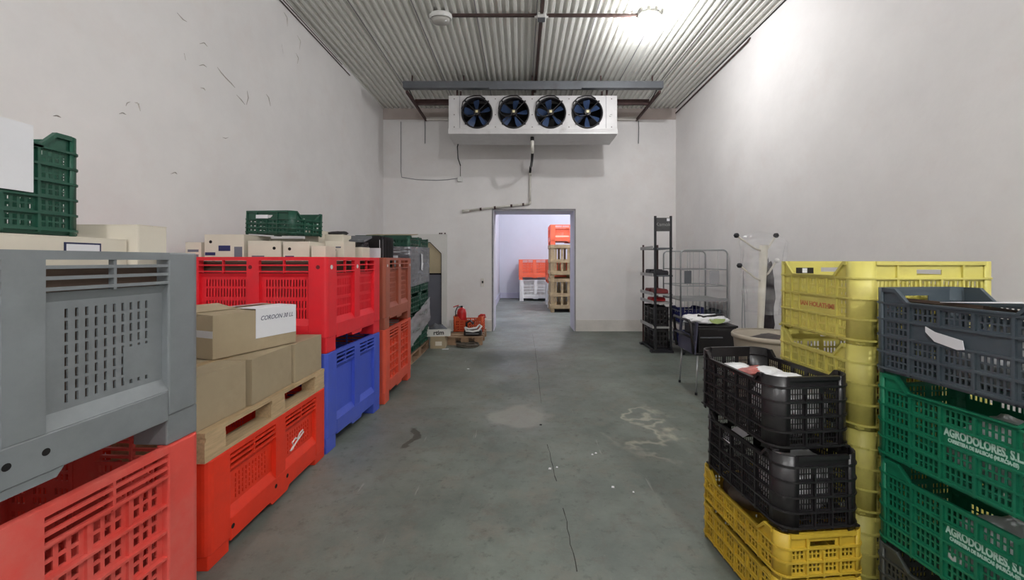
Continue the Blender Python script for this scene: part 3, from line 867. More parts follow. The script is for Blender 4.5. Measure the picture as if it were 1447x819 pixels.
def pallet(label, loc, rz, L, W, m, nb=5, H=0.144, group=None):
    t = thing('pallet', label, 'pallet', loc, rz, group)
    for y in (-W/2+0.05, 0, W/2-0.05):
        MB().box(-L/2, L/2, y-0.05, y+0.05, 0, 0.022).build('bottom_board', m, t)
        for x_ in (-L/2+0.07, 0, L/2-0.07):
            MB().box(x_-0.07, x_+0.07, y-0.048, y+0.048, 0.022, 0.1).build('block', m, t)
    for x_ in (-L/2+0.07, 0, L/2-0.07):
        MB().box(x_-0.065, x_+0.065, -W/2, W/2, 0.1, 0.122).build('stringer', m, t)
    for k in range(nb):
        y = -W/2 + 0.05 + (W-0.10)*k/(nb-1)
        MB().box(-L/2, L/2, y-0.05, y+0.05, 0.122, H).build('top_board', m, t)
    return t

def carton(label, loc, rz, L, W, H, m=None, name='carton', group=None, open_=False, tilt=(0, 0), cat='box', tape=True, hole=False, label_m=None):
    m = m or M_cardb
    t = thing(name, label, cat, loc, rz, group, rx=tilt[0], ry=tilt[1])
    th = 0.004
    b = MB(); b.box(-L/2, L/2, -W/2, W/2, 0, th)
    b.box(-L/2, L/2, -W/2, -W/2+th, th, H-0.004); b.box(-L/2, L/2, W/2-th, W/2, th, H-0.004)
    b.box(-L/2, -L/2+th, -W/2+th, W/2-th, th, H-0.004); b.box(L/2-th, L/2, -W/2+th, W/2-th, th, H-0.004)
    b.build('body', m, t, bevel=0.002)
    if not open_:
        MB().box(-L/2, L/2, -W/2, -0.003, H-0.004, H).build('flap', m, t); MB().box(-L/2, L/2, 0.003, W/2, H-0.004, H).build('flap', m, t)
        MB().box(-L/2+0.003, L/2-0.003, -W/2+0.003, W/2-0.003, H-0.008, H-0.004).build('inner_flap', m, t)
        if tape: MB().box(-L/2, L/2, -0.025, 0.025, H, H+0.0008).build('tape', mat('brown tape', S(176, 150, 112), rough=0.3, var=0.05), t)
    else:
        for sy in (-1, 1):
            a = sy*radians(35)
            fm = MB().box(-L/2, L/2, 0, W*0.35, -th/2, th/2)
            fm.xf(Matrix.Translation((0, sy*W/2, H-0.004)) @ Matrix.Rotation(pi if sy < 0 else 0, 4, 'Z') @ Matrix.Rotation(radians(28), 4, 'X'))
            fm.build('flap', m, t)
    if hole:
        MB().disc((-L/2+0.07, -W/2-0.0008, H-0.05), 0.014, 14, 'y').build('hand_hole', M_dark, t)
    return t

# ------------------------------------------------------------------ left row: pallet boxes
R90 = pi/2
bin_('pallet_box', 'faded red pallet box on the floor under the grey one', (-1.915, 1.175, 0), R90 - radians(3), 1.2, 1.0, 0.765, P_redlow, 'lattice', nslot=(3, 4))
g = bin_('pallet_box', 'large grey pallet box stacked on a faded red one', (-1.915, 1.175, 0.766), R90 - radians(2.6), 1.2, 1.0, 0.765, P_grey, 'slots', nslot=(10, 8))
# plain blank plate in the slotted panel and drain holes
MB().box(0.30, 0.39, -0.4735, -0.4715, 0.30, 0.42).build('blank_plate', P_grey, g)
for q in (-0.04, 0.05):
    MB().disc((q, -0.5012, 0.165), 0.011, 14, 'y').build('drain_hole', M_dark, g)
h = bin_('pallet_box', 'low orange-red pallet box on the floor carrying a loaded pallet', (-1.50-0.5, 2.525, 0), R90, 1.17, 1.0, 0.53, P_orange, 'slots', nslot=(10, 5), vents=3, foot=0.07)
for q in (-0.42, -0.05, 0.07):
    MB().disc((q, -0.5012, 0.12), 0.013, 14, 'y').build('drain_hole', M_dark, h)
M_logo = mat('white logo print', S(232, 226, 222), rough=0.6, var=0.05)
MB().tube([(0.15, -0.474, 0.24), (0.19, -0.474, 0.262), (0.17, -0.474, 0.285), (0.21, -0.474, 0.30), (0.235, -0.474, 0.285), (0.26, -0.474, 0.31), (0.30, -0.474, 0.318), (0.31, -0.474, 0.30), (0.27, -0.474, 0.285), (0.23, -0.474, 0.272), (0.205, -0.474, 0.262), (0.165, -0.474, 0.238)], 0.006, 5).build('logo', M_logo, h)

blue_c = (-2.06, 3.655)
bin_('pallet_box', 'blue closed-sided pallet box under the crimson one', (blue_c[0], blue_c[1], 0), -radians(4), 1.2, 1.0, 0.778, P_blue, 'solid')
rb = bin_('pallet_box', 'crimson pallet box full of white cartons above the blue one', (blue_c[0], blue_c[1], 0.779), -radians(4), 1.2, 1.0, 0.75, P_red, 'bands', nslot=(14, 4), vents=2)
for q in (-0.02, 0.53, -0.53):
    MB().disc((q, -0.5012, 0.67), 0.016, 14, 'y').build('stud_hole', mat('dark red hole', S(110, 20, 26), var=0.1), rb)
for q in (-0.43, 0.0):
    MB().disc((0.6012, q, 0.67), 0.018, 14, 'x').build('white_stud', M_white_pl, rb)
bin_('pallet_box', 'worn orange lattice-sided pallet box under the brown one', (-2.01, 4.705, 0), 0, 1.2, 1.0, 0.775, P_orange2, 'lattice', nslot=(3, 5))
bb = bin_('pallet_box', 'brown-red pallet box next to the stretch-wrapped stack', (-2.01, 4.705, 0.776), 0, 1.2, 1.0, 0.755, P_brown, 'bands', nslot=(12, 6), vents=2)
for q in (-0.43, 0.0, 0.43):
    MB().disc((0.6012, q, 0.67), 0.016, 14, 'x').build('white_stud', M_white_pl, bb)

# ------------------------------------------------------------------ pallet and boxes on the low orange box
pallet('pale wooden pallet lying on the low orange-red pallet box', (-1.905, 2.51, 0.531), R90, 1.17, 0.8, M_wood)
ZP = 0.531 + 0.144 + 0.001
carton('brown cardboard box on the pallet, nearest to the grey bin', (-1.73, 2.08, ZP), R90 - 0.03, 0.39, 0.36, 0.265)
carton('brown cardboard box in the middle of the pallet row', (-1.71, 2.495, ZP), R90 + 0.02, 0.41, 0.36, 0.262)
carton('brown cardboard box at the far end of the pallet, by crimson bin', (-1.69, 2.90, ZP), R90, 0.36, 0.34, 0.262)
# the upper box, turned, with open flap and hand-written sheet
ub = thing('carton', 'opened brown cardboard box with taped white hand-written sheet', 'box', (-1.80, 2.575, ZP + 0.267), radians(70))
L4, W4, H4 = 0.54, 0.36, 0.245
b = MB(); th = 0.004
b.box(-L4/2, L4/2, -W4/2, W4/2, 0, th); b.box(-L4/2, L4/2, -W4/2, -W4/2+th, th, H4); b.box(-L4/2, L4/2, W4/2-th, W4/2, th, H4)
b.box(-L4/2, -L4/2+th, -W4/2+th, W4/2-th, th, H4); b.box(L4/2-th, L4/2, -W4/2+th, W4/2-th, th, H4)
b.build('body', M_cardb, ub, bevel=0.002)
MB().box(-L4/2, L4/2, -W4/2, W4/2-0.06, -0.002, 0.002).xf(Matrix.Translation((0, 0.0, H4+0.006)) @ Matrix.Rotation(radians(1.5), 4, 'X')).build('flap', M_cardb, ub)
MB().box(-L4/2+0.03, L4/2-0.25, 0, 0.17, -0.002, 0.002).xf(Matrix.Translation((-0.05, -0.02, H4+0.012)) @ Matrix.Rotation(radians(9), 4, 'X')).build('flap', M_cardb, ub)
sh = MB().box(-0.02, L4/2-0.005, -W4/2-0.003, -W4/2-0.0015, 0.075, H4+0.012)
sh.box(-0.02, L4/2-0.005, -W4/2-0.003, -W4/2+0.16, H4+0.012, H4+0.0135)
sheet = sh.build('paper_sheet', M_white, ub)
text_part('handwriting', 'COROON 30 LL', 0.040, M_ink, sheet, (0.125, -W4/2-0.0038, 0.195), (pi/2, 0, radians(0)), shear=0.3, sx=0.82, ext=0.0003)
M_tape = mat('clear packing tape', S(205, 205, 205), rough=0.2, var=0.05)
MB().box(-L4/2-0.0015, -L4/2-0.0003, 0.03, 0.09, 0.0, H4+0.006).box(-L4/2-0.0017, -L4/2-0.0004, -W4/2, W4/2, 0.12, 0.16).build('tape', M_tape, ub)
MB().box(-L4/2, L4/2-0.05, 0.03, 0.085, H4+0.018, H4+0.0188).build('tape', M_tape, ub)

# ------------------------------------------------------------------ what the grey box holds
carton('long cream carton lying in the grey pallet box', (-1.80, 1.13, 1.478), R90, 0.92, 0.50, 0.105, M_cream)
cb = bpy.data.objects[[o.name for o in bpy.data.objects if o.get('label') == 'long cream carton lying in the grey pallet box'][0]]
lp = MB().box(0.24, 0.36, -0.2525, -0.2505, 0.03, 0.085).build('printed_label', M_ink, cb)
MB().box(0.246, 0.354, -0.2535, -0.2526, 0.036, 0.079).build('label_paper', M_white, lp)
carton('upright open cream carton at the end of the grey pallet box', (-1.865, 1.663, 1.478), 0, 0.70, 0.13, 0.165, M_cream, open_=False, tape=False)
carton('dark brown carton filling the grey pallet box below', (-1.90, 1.17, 0.92), R90-radians(2.6), 1.08, 0.86, 0.556, mat('dark cardboard', S(96, 78, 66), var=0.2), tape=False)
cg = crate('crate', 'dark green crate with white sheet standing on cream carton', (-1.81, 1.205, 1.584), R90, 0.58, 0.40, 0.36, P_dkgreen, nl=5, ns=3, bands=5, dip=0.05, cells=(4, 2), cat='crate')
MB().box(-0.16, 0.125, -0.206, -0.2035, 0.14, 0.36).build('paper_sheet', M_white, cg)

# ------------------------------------------------------------------ what the crimson box holds
Z0 = 0.779 + 0.15 + 0.002
carton('large dark carton filling the bottom of the crimson box', (blue_c[0], blue_c[1], Z0), -radians(4), 1.0, 0.80, 0.565, mat('dark cardboard', S(96, 78, 66), var=0.2), tape=False)
ZH = Z0 + 0.567
def wc(label, px0, px1, ytop, Y, depth, rz=0.0, tilt=(0, 0), hole=False, lab=None, base=None):
    x0 = (px0 - CX)*Y/FOC; x1 = (px1 - CX)*Y/FOC; zt = EYE + (CY - ytop)*Y/FOC
    bz = ZH if base is None else base
    c = carton(label, ((x0+x1)/2, Y + depth/2, bz), rz, x1-x0, depth, zt-bz, M_cream, tape=False, group='white cartons heaped in the crimson box', tilt=tilt)
    Hh = zt - bz; Wd = x1 - x0
    if hole: MB().disc((-Wd/2 + Wd*hole, -depth/2-0.0008, Hh-0.06), 0.013, 14, 'y').build('hand_hole', M_dark, c)
    if lab:
        for (u0, u1, v0, v1, m_) in lab:
            MB().box(-Wd/2+Wd*u0, -Wd/2+Wd*u1, -depth/2-0.0012, -depth/2-0.0004, Hh-v1, Hh-v0).build('printed_label', m_, c)
    return c
wc('white carton with blue label, nearest to the grey bin', 289, 346, 331, 3.28, 0.34, -0.03, hole=0.16, lab=[(0.36, 0.66, 0.09, 0.135, M_navy), (0.02, 0.28, 0.145, 0.17, M_navy), (0.76, 0.96, 0.10, 0.19, M_pen)])
wc('narrow white carton squeezed at the wall end of crimson box', 262, 284, 342, 3.32, 0.24, 0.0, lab=[(0.15, 0.85, 0.06, 0.08, M_pen), (0.15, 0.85, 0.10, 0.13, M_pen)])
wc('white carton with small round hole, under the green crate', 350, 396, 340, 3.27, 0.30, 0.02, hole=0.8, lab=[(0.12, 0.5, 0.12, 0.14, M_pen)])
wc('white carton with purple label below the green crate end', 400, 437, 341, 3.25, 0.30, 0.0, hole=0.25, lab=[(0.08, 0.42, 0.115, 0.148, M_navy)])
wc('small open white carton near the corner of crimson box', 439, 459, 347, 3.24, 0.2, 0.05)
wc('white carton with pencil scribble by the crimson box corner', 460, 487, 340, 3.50, 0.22, -0.05, lab=[(0.1, 0.85, 0.05, 0.062, M_pen), (0.25, 0.6, 0.075, 0.083, M_pen)])
wc('tilted white carton at the aisle edge of crimson box', 494, 513, 349, 3.80, 0.16, -0.07)
wc('tall cream carton standing behind the scribbled one', 431, 450, 325, 3.62, 0.25, 0.0)
wc('wide cream carton behind the scribbled one, dark objects on top', 453, 484, 331, 3.74, 0.20, 0.05)
dk = blob('cloth_bundle', M_black, None, (-1.74, 3.84, 1.757), (0.10, 0.06, 0.022), 0.3, 2, 3, 3, flat=-0.015); tag(dk, 'small dark bundle lying on a cream carton', 'bundle')
# flat cartons as a bed for the green crate
wc('flat white carton carrying the small green crate', 322, 428, 337, 3.60, 0.40, 0.0)
cgr = crate('crate', 'small green crate tilted on the white cartons', (-2.04, 3.42, 1.70), radians(-20), 0.56, 0.34, 0.20, P_dkgreen, nl=4, ns=3, bands=3, dip=0.06, dipside='S', cells=(2, 1), cat='crate')
MB().box(-0.12, 0.02, -0.1735, -0.1705, 0.135, 0.165).build('handle_tag', M_white, cgr)
cgr.rotation_euler = (0, radians(2), radians(-20)); cgr.location = (-2.06, 3.52, 1.716)
bk = blob('sack', M_cream, None, (-2.55, 3.72, ZH+0.085), (0.08, 0.12, 0.15), 0.15, 1.5, 5, 3, flat=-0.083)
tag(bk, 'pale rounded sack against left wall behind the grey bin', 'sack')

# black crate with grey board, and files, in the crimson and brown boxes
crate('crate', 'black crate under a grey board, between crimson and brown boxes', (-1.70, 3.99, ZH), -0.07, 0.36, 0.18, 0.18, P_black, nl=3, ns=2, bands=3, dip=0.03, cells=(1, 1))
o = MB().box(-0.19, 0.19, -0.11, 0.11, -0.012, 0.012).xf(Matrix.Rotation(radians(14), 4, 'X')).build('grey_board', M_steel, None, loc=(-1.70, 3.99, ZH+0.215)); tag(o, 'grey board lying on the black crate', 'board')
ZB = 0.776 + 0.15 + 0.002
carton('large cardboard box filling the bottom of the brown bin', (-2.01, 4.705, ZB), 0, 1.02, 0.80, 0.50, mat('dark cardboard', S(96, 78, 66)), tape=False)
ZBT = ZB + 0.502
for k in range(5):
    t = thing('lever_file', ['black upright file at the near end of the file row', 'second black file of the row in the brown bin', 'middle black file of the row in the brown bin', 'fourth black file of the row in the brown bin', 'black upright file at the far end of the file row'][k], 'file', (-1.62, 4.29 + 0.09*k, ZBT), 0.06*(k-2), 'black files in the brown bin')
    fm = MB(); fm.box(-0.14, -0.137, -0.035, 0.035, 0, 0.33)
    fm.build('spine', M_black, t)
    MB().box(-0.137, 0.14, -0.035, -0.031, 0, 0.33).build('cover', M_black, t); MB().box(-0.137, 0.14, 0.031, 0.035, 0, 0.33).build('cover', M_black, t)
    MB().box(-0.13, 0.12, -0.02, 0.022, 0.004, 0.29 + 0.01*(k % 3)).build('papers', M_white, t)
t = thing('paper_sheet', 'white sheet of paper hanging on the black files', 'paper', (-1.545, 4.238, ZBT+0.002), 0)
MB().box(-0.075, 0.075, -0.0015, 0, 0, 0.2).build('sheet', M_white, t); 
o = MB().box(-0.05, 0.05, -0.0015, 0, 0, 0.13).build('paper_sheet', M_white, None, loc=(-1.51, 4.80, ZBT+0.001)); tag(o, 'small white paper standing in brown bin beside the files', 'paper')

# ------------------------------------------------------------------ stretch-wrapped stack
SX, SY = -1.98, 6.35
pallet('grey brown pallet under the stretch-wrapped crate stack', (SX, SY, 0), R90, 1.2, 0.8, M_woodo)
wz = 0.146; ch_ = 0.285
lay = ['bottom layer', 'second layer', 'third layer', 'fourth layer', 'fifth layer', 'top layer']
for k in range(6):
    for j, (dx, dy, wh) in enumerate(((0.2, -0.3, 'near aisle side'), (0.2, 0.3, 'far aisle side'), (-0.2, -0.3, 'near wall side'))):
        crate('crate', 'dark green crate in wrapped stack, %s, %s' % (lay[k], wh), (SX+dx, SY+dy, wz + k*(ch_+0.001)), R90, 0.595, 0.395, ch_, P_dkgreen,
              group='dark green crates of the wrapped stack', nl=4, ns=3, bands=3, dip=0.04, cells=(2, 1), simple=True)
M_film = bpy.data.materials.new('stretch film'); M_film.use_nodes = True
def film(m, density, tint):
    nt = m.node_tree; N = nt.nodes; L = nt.links; out = N['Material Output']; N.remove(N['Principled BSDF'])
    tr_ = N.new('ShaderNodeBsdfTransparent'); gl = N.new('ShaderNodeBsdfGlossy'); gl.inputs['Roughness'].default_value = 0.18; gl.inputs['Color'].default_value = (0.8, 0.8, 0.82, 1)
    df_ = N.new('ShaderNodeBsdfDiffuse'); df_.inputs['Color'].default_value = tint
    a = N.new('ShaderNodeMixShader'); a.inputs[0].default_value = 0.35; L.new(df_.outputs[0], a.inputs[1]); L.new(gl.outputs[0], a.inputs[2])
    tc = N.new('ShaderNodeTexCoord'); mp = N.new('ShaderNodeMapping'); mp.inputs['Scale'].default_value = (1, 1, 4); mp.inputs['Rotation'].default_value = (0.6, 0, 0)
    L.new(tc.outputs['Object'], mp.inputs['Vector'])
    nz = N.new('ShaderNodeTexNoise'); nz.inputs['Scale'].default_value = 2.2; nz.inputs['Detail'].default_value = 2; L.new(mp.outputs[0], nz.inputs['Vector'])
    rp = N.new('ShaderNodeMapRange'); rp.inputs[1].default_value = 0.3; rp.inputs[2].default_value = 0.7; rp.inputs[3].default_value = density-0.15; rp.inputs[4].default_value = min(1, density+0.15)
    L.new(nz.outputs['Fac'], rp.inputs[0])
    mx = N.new('ShaderNodeMixShader'); L.new(rp.outputs[0], mx.inputs[0]); L.new(tr_.outputs[0], mx.inputs[1]); L.new(a.outputs[0], mx.inputs[2])
    bp = N.new('ShaderNodeBump'); bp.inputs['Strength'].default_value = 0.6; bp.inputs['Distance'].default_value = 0.05; L.new(nz.outputs['Fac'], bp.inputs['Height'])
    L.new(bp.outputs['Normal'], gl.inputs['Normal']); L.new(mx.outputs[0], out.inputs['Surface'])
film(M_film, 0.80, S(120, 124, 134))
M_film2 = bpy.data.materials.new('clear film'); M_film2.use_nodes = True; film(M_film2, 0.55, S(225, 225, 230))
t = thing('stretch_wrap', 'grey and clear stretch film around the dark green crate stack', 'plastic wrap', (SX, SY, 0.2))
def wrap(name, m, z0, z1, skew, off, amp):
    mb = MB(); path = []
    hx, hy = 0.4+off, 0.6+off
    n = 28
    def seg(a, c):
        for i in range(n): path.append((a[0]+(c[0]-a[0])*i/n, a[1]+(c[1]-a[1])*i/n))
    seg((-hx, -hy), (hx, -hy)); seg((hx, -hy), (hx, hy)); seg((hx, hy), (-hx, hy)); seg((-hx, hy), (-hx, -hy))
    rows = 8; m_ = len(path)
    for r_ in range(rows+1):
        for i, (x_, y_) in enumerate(path):
            zz = z0 + (z1-z0)*r_/rows + skew*(y_+0.6)
            w = amp*abs(noise.noise(Vector((x_*9, y_*9 + zz*5, zz*6))))
            nx = 1 if x_ > hx-1e-6 else (-1 if x_ < -hx+1e-6 else 0); ny = 1 if y_ > hy-1e-6 else (-1 if y_ < -hy+1e-6 else 0)
            mb.v.append((x_+nx*w, y_+ny*w, zz-0.2))
    for r_ in range(rows):
        for i in range(m_):
            i2 = (i+1) % m_; mb.f.append((r_*m_+i, r_*m_+i2, (r_+1)*m_+i2, (r_+1)*m_+i))
    return mb.build(name, m, t, smooth=True)
wrap('grey_band', M_film, 1.12, 1.70, 0.02, 0.005, 0.008)
wrap('clear_band', M_film2, 0.26, 0.66, 0.18, 0.008, 0.03)
o = MB().prism([(-0.05, 0.0), (0.06, -0.02), (0.07, 0.06), (0.10, 0.09), (0.06, 0.11), (0.06, 0.24), (-0.05, 0.25), (-0.02, 0.12)], 'x', 0, 0.0015).build('paper_label', M_white, None, loc=(SX+0.4165, 6.38, 1.36)); tag(o, 'torn white paper label stuck on the wrapped stack', 'paper label')
o = MB().box(-0.33, 0.33, -0.25, 0.25, -0.006, 0.006).xf(Matrix.Rotation(radians(5), 4, 'X')).build('cardboard_sheet', M_cardb, None, loc=(SX-0.03, 6.35, 1.905)); tag(o, 'flat cardboard sheet on top of the wrapped stack', 'cardboard')

# ------------------------------------------------------------------ far left corner by the door
carton('small brown carton on the floor beside the wrapped stack', (-1.425, 7.03, 0), 0.05, 0.25, 0.28, 0.205, M_cardb, tape=False)
c0 = [o for o in bpy.data.objects if o.get('label') == 'small brown carton on the floor beside the wrapped stack'][0]
MB().box(-0.04, 0.07, -0.1415, -0.1402, 0.05, 0.12).build('printed_label', M_cream, c0)
t = thing('produce_tray', 'white produce tray with dark lettering on small brown carton', 'tray', (-1.43, 7.05, 0.207), 0.18)
M_tray = mat('white tray board', S(216, 214, 208), rough=0.7, var=0.06)
b = MB(); b.box(-0.2, 0.2, -0.15, 0.15, 0, 0.006); b.build('base', M_tray, t)
MB().box(-0.2, 0.2, -0.15, -0.144, 0.006, 0.12).build('side', M_tray, t); MB().box(-0.2, 0.2, 0.144, 0.15, 0.006, 0.12).build('side', M_tray, t)
MB().box(0.194, 0.2, -0.144, 0.144, 0.006, 0.17).build('end', M_tray, t); MB().box(-0.2, -0.194, -0.144, 0.144, 0.006, 0.17).build('end', M_tray, t)
text_part('lettering', 'rtim', 0.105, M_black, t, (0.0, -0.1512, 0.06), (pi/2, 0, 0), bold=0.003)
bg = blob('plastic_bag', M_steel, None, (-1.46, 7.06, 0.28), (0.15, 0.11, 0.11), 0.35, 2.4, 9, 3, flat=-0.064); tag(bg, 'crumpled grey plastic bag lying in the white tray', 'bag')

pallet('old brown half pallet on the floor left of the doorway', (-0.995, 7.62, 0), 0, 0.62, 0.90, M_woodo)
oc = crate('crate', 'orange crate on the half pallet left of the doorway', (-1.0, 7.86, 0.146), 0, 0.58, 0.38, 0.29, P_ocrate, nl=6, ns=4, bands=4, dip=0.07, cells=(2, 1), dipside='L')
t = thing('fire_extinguisher', 'red fire extinguisher standing in the orange crate', 'fire extinguisher', (-1.15, 7.86, 0.162))
M_fred = mat('extinguisher red', S(190, 24, 28), rough=0.35, var=0.1)
MB().lathe([(0, 0), (0.085, 0), (0.09, 0.02), (0.09, 0.33), (0.075, 0.39), (0.035, 0.42), (0.02, 0.43), (0, 0.43)], 24).build('cylinder', M_fred, t, smooth=True)
MB().lathe([(0.022, 0.42), (0.022, 0.46), (0, 0.46)], 12).build('valve', M_blackm, t); MB().box(-0.02, 0.09, -0.012, 0.012, 0.455, 0.475).xf(Matrix.Rotation(radians(-18), 4, 'Y')).build('handle', M_fred, t)
MB().tube([(-0.02, 0, 0.44), (-0.08, -0.02, 0.44), (-0.115, -0.03, 0.36), (-0.11, -0.03, 0.2), (-0.10, -0.04, 0.08)], 0.011, 6).build('hose', M_blackm, t, smooth=True)
t = thing('hand_saw', 'dark red tool leaning on the corner of the orange crate', 'tool', (-0.82, 7.80, 0.40), radians(20))
MB().box(-0.26, 0.02, -0.012, 0.012, -0.03, 0.0).xf(Matrix.Rotation(radians(-30), 4, 'Y')).build('blade', M_rust, t)
MB().tube([(0.0, 0, 0.02), (0.05, 0, 0.055), (0.13, 0, 0.05), (0.15, 0, 0.0), (0.08, 0, 0.01), (0.0, 0, 0.02)], 0.016, 8).build('handle', M_fred, t, smooth=True)
t = thing('strapping_tool', 'black and white hand tool on the half pallet front', 'tool', (-0.86, 7.36, 0.146))
MB().box(-0.17, 0.15, -0.09, 0.09, 0, 0.10).build('body', M_black, t, bevel=0.02)
MB().tube([(-0.15, -0.06, 0.15), (-0.12, -0.095, 0.09), (0.0, -0.11, 0.08), (0.10, -0.095, 0.10), (0.15, -0.06, 0.17), (0.11, -0.02, 0.19), (0.06, -0.06, 0.14), (-0.08, -0.07, 0.12), (-0.15, -0.06, 0.15)], 0.018, 8).build('guard', M_white_pl, t, smooth=True)
MB().box(-0.13, 0.10, -0.096, -0.088, 0.03, 0.045).build('trim_strip', M_chrome, t)
MB().tube([(-0.13, 0.0, 0.09), (-0.13, 0.0, 0.22), (-0.06, 0.0, 0.26), (0.0, 0.0, 0.2)], 0.02, 8).build('grip', M_black, t, smooth=True)
t = thing('rope_coil', 'dark coil of rope on the floor before the half pallet', 'rope', (-0.93, 7.06, 0))
mb = MB(); pts = []
for i in range(120):
    a = i*0.42; rr = 0.10 + 0.07*(0.5+0.5*sin(i*0.13)); pts.append((1.15*rr*cos(a), rr*0.75*sin(a), 0.016 + 0.03*(i/120) + 0.01*sin(i*0.9)))
mb.tube(pts, 0.014, 6); mb.build('coil', mat('old rope', S(84, 76, 66), rough=0.9, var=0.3, scale=30), t, smooth=True)
for (X_, Y_, rz_, nm) in ((-1.28, 6.85, 0.2, 'white paper scrap on the floor beside the small carton'), (-0.73, 5.6, 0.5, 'tiny white scrap on the floor in the left aisle')):
    o = MB().prism([(-0.06, -0.01), (0.05, -0.02), (0.06, 0.012), (-0.04, 0.02)], 'z', 0.0, 0.003).build('paper_scrap', M_white, None, loc=(X_, Y_, 0.0)); o.rotation_euler = (0, 0, rz_); o.scale = (1 if X_ < -1 else 0.25, 1, 1); tag(o, nm, 'scrap')

# ------------------------------------------------------------------ next room
bin_('pallet_box', 'white pallet box on the next room floor, under light orange one', (0.55, 15.5, 0), 0, 1.2, 1.0, 0.78, P_whiteb, 'lattice', nslot=(3, 4))
bin_('pallet_box', 'light orange pallet box on the white one in next room', (0.52, 15.5, 0.781), 0, 1.2, 1.0, 0.76, P_orange3, 'lattice', nslot=(3, 4))
M_slat = mat('crate slat wood', S(166, 146, 112), rough=0.85, var=0.2, scale=7, dirt=(S(108, 90, 66), 0.6, 4, 0.52))
def wcrate(label, loc, L, W, H):
    t = thing('wooden_crate', label, 'wooden crate', loc, 0, 'wooden crates in the next room')
    MB().box(-L/2, L/2, -W/2, W/2, 0.10, 0.13).build('base', M_slat, t)
    for sx in (-1, 1):
        for sy in (-1, 1): MB().box(sx*L/2-0.05*(sx+1), sx*L/2-0.05*(sx-1), sy*W/2-0.05*(sy+1), sy*W/2-0.05*(sy-1), 0, H).build('post', M_slat, t)
    for x_ in (-L/2+0.06, 0, L/2-0.06): MB().box(x_-0.05, x_+0.05, -W/2+0.11, W/2-0.11, 0, 0.1).build('runner', M_slat, t)
    for z in (0.12, 0.46, H-0.1):
        for sy in (-1, 1): MB().box(-L/2, L/2, sy*(W/2+0.011)-0.01, sy*(W/2+0.011)+0.01, z, z+0.1).build('rail', M_slat, t)
        for sx in (-1, 1): MB().box(sx*(L/2+0.011)-0.01, sx*(L/2+0.011)+0.01, -W/2, W/2, z, z+0.1).build('rail', M_slat, t)
    for k in range(6):
        a = -L/2+0.14+(L-0.28)*k/5
        for sy in (-1, 1): MB().box(a-0.035, a+0.035, sy*(W/2-0.012)-0.008, sy*(W/2-0.012)+0.008, 0.13, H-0.01).build('slat', M_slat, t)
    for k in range(6):
        a = -W/2+0.14+(W-0.28)*k/5
        for sx in (-1, 1): MB().box(sx*(L/2-0.012)-0.008, sx*(L/2-0.012)+0.008, a-0.045, a+0.045, 0.13, H-0.01).build('slat', M_slat, t)
    return t
wcrate('lower wooden slatted crate on next room floor, behind door jamb', (1.47, 12.2, 0), 1.2, 1.0, 0.98)
wcrate('upper wooden slatted crate in next room, under an orange box', (1.47, 12.2, 0.981), 1.2, 1.0, 0.98)
bin_('pallet_box', 'orange pallet box topping the wooden crates in next room', (1.45, 12.2, 1.962), 0, 1.2, 1.0, 0.58, P_orange3, 'slots', nslot=(8, 3))
bin_('pallet_box', 'white pallet box behind the wooden crates in next room', (1.44, 13.4, 0), 0, 1.2, 1.0, 0.78, P_whiteb, 'slots', nslot=(8, 5))
bin_('pallet_box', 'orange pallet box behind the wooden crates, on white one', (1.44, 13.4, 0.781), 0, 1.2, 1.0, 0.76, P_orange3, 'slots', nslot=(8, 5))
for (X_, Y_, q) in ((1.5, 11.2, 'nearer the doorway'), (2.6, 14.3, 'near the far wall')):
    t = thing('bulkhead_lamp', 'round ceiling lamp of the next room, %s' % q, 'ceiling lamp', (X_, Y_, ZC))
    MB().lathe([(0.13, 0), (0.14, -0.02), (0.13, -0.05), (0.0, -0.05)], 24).build('base', M_white_pl, t)
    MB().lathe([(0.12, -0.05), (0.115, -0.08), (0.08, -0.115), (0.0, -0.13)], 24).build('diffuser', M_globe_on, t, smooth=True)
    ld = bpy.data.lights.new('lamp_light', 'POINT'); ld.energy = FAR_W[0] if Y_ < 12 else FAR_W[1]; ld.shadow_soft_size = 0.05; ld.color = (0.93, 0.94, 1.0)
    lo = bpy.data.objects.new('lamp_light', ld); COL.objects.link(lo); lo.parent = t; lo.location = (0, 0, -0.27)

# ------------------------------------------------------------------ right row: crates
RM = -pi/2
YS = 0.3745
ylab = ['floor crate of the tall pale yellow stack', 'second crate up in the tall pale yellow stack', 'third crate up in the tall pale yellow stack, brown contents showing', 'top pale yellow crate with dark label and red stamp']
tops = []
for k in range(4):
    c = crate('crate', ylab[k], (1.475 + 0.315 + 0.004*(k % 2), 1.765+0.295, k*YS), RM, 0.59, 0.63, 0.373, P_yellow, r=0.075, group='tall stack of pale yellow crates', nl=7, ns=5, bands=3, dip=0.065, cells=(4, 2), plate_l=(2, 6, 1, 2))
    tops.append(c)
M_stamp = mat('faded red stamp', S(206, 130, 84), rough=0.8, var=0.2, scale=30)
text_part('stamp', 'IAN HOLATHME', 0.033, M_stamp, tops[3], (0.03, -0.3062, 0.155), (pi/2, 0, 0), bold=0.001)
lb = MB().box(-0.2805, -0.2785, -0.20, -0.10, 0.303, 0.336).build('inner_label', M_black, tops[3])
MB().box(-0.2784, -0.2778, -0.165, -0.137, 0.306, 0.333).build('label_emblem', M_white, lb)
M_onion = mat('brown produce', S(112, 76, 48), rough=0.7, var=0.3, scale=8)
o = blob('produce_heap', M_onion, None, (1.79, 2.06, 2*YS+0.155), (0.21, 0.20, 0.14), 0.25, 4, 4, 4, flat=-0.138); tag(o, 'brown produce lying in the third pale yellow crate', 'produce', kind='stuff')
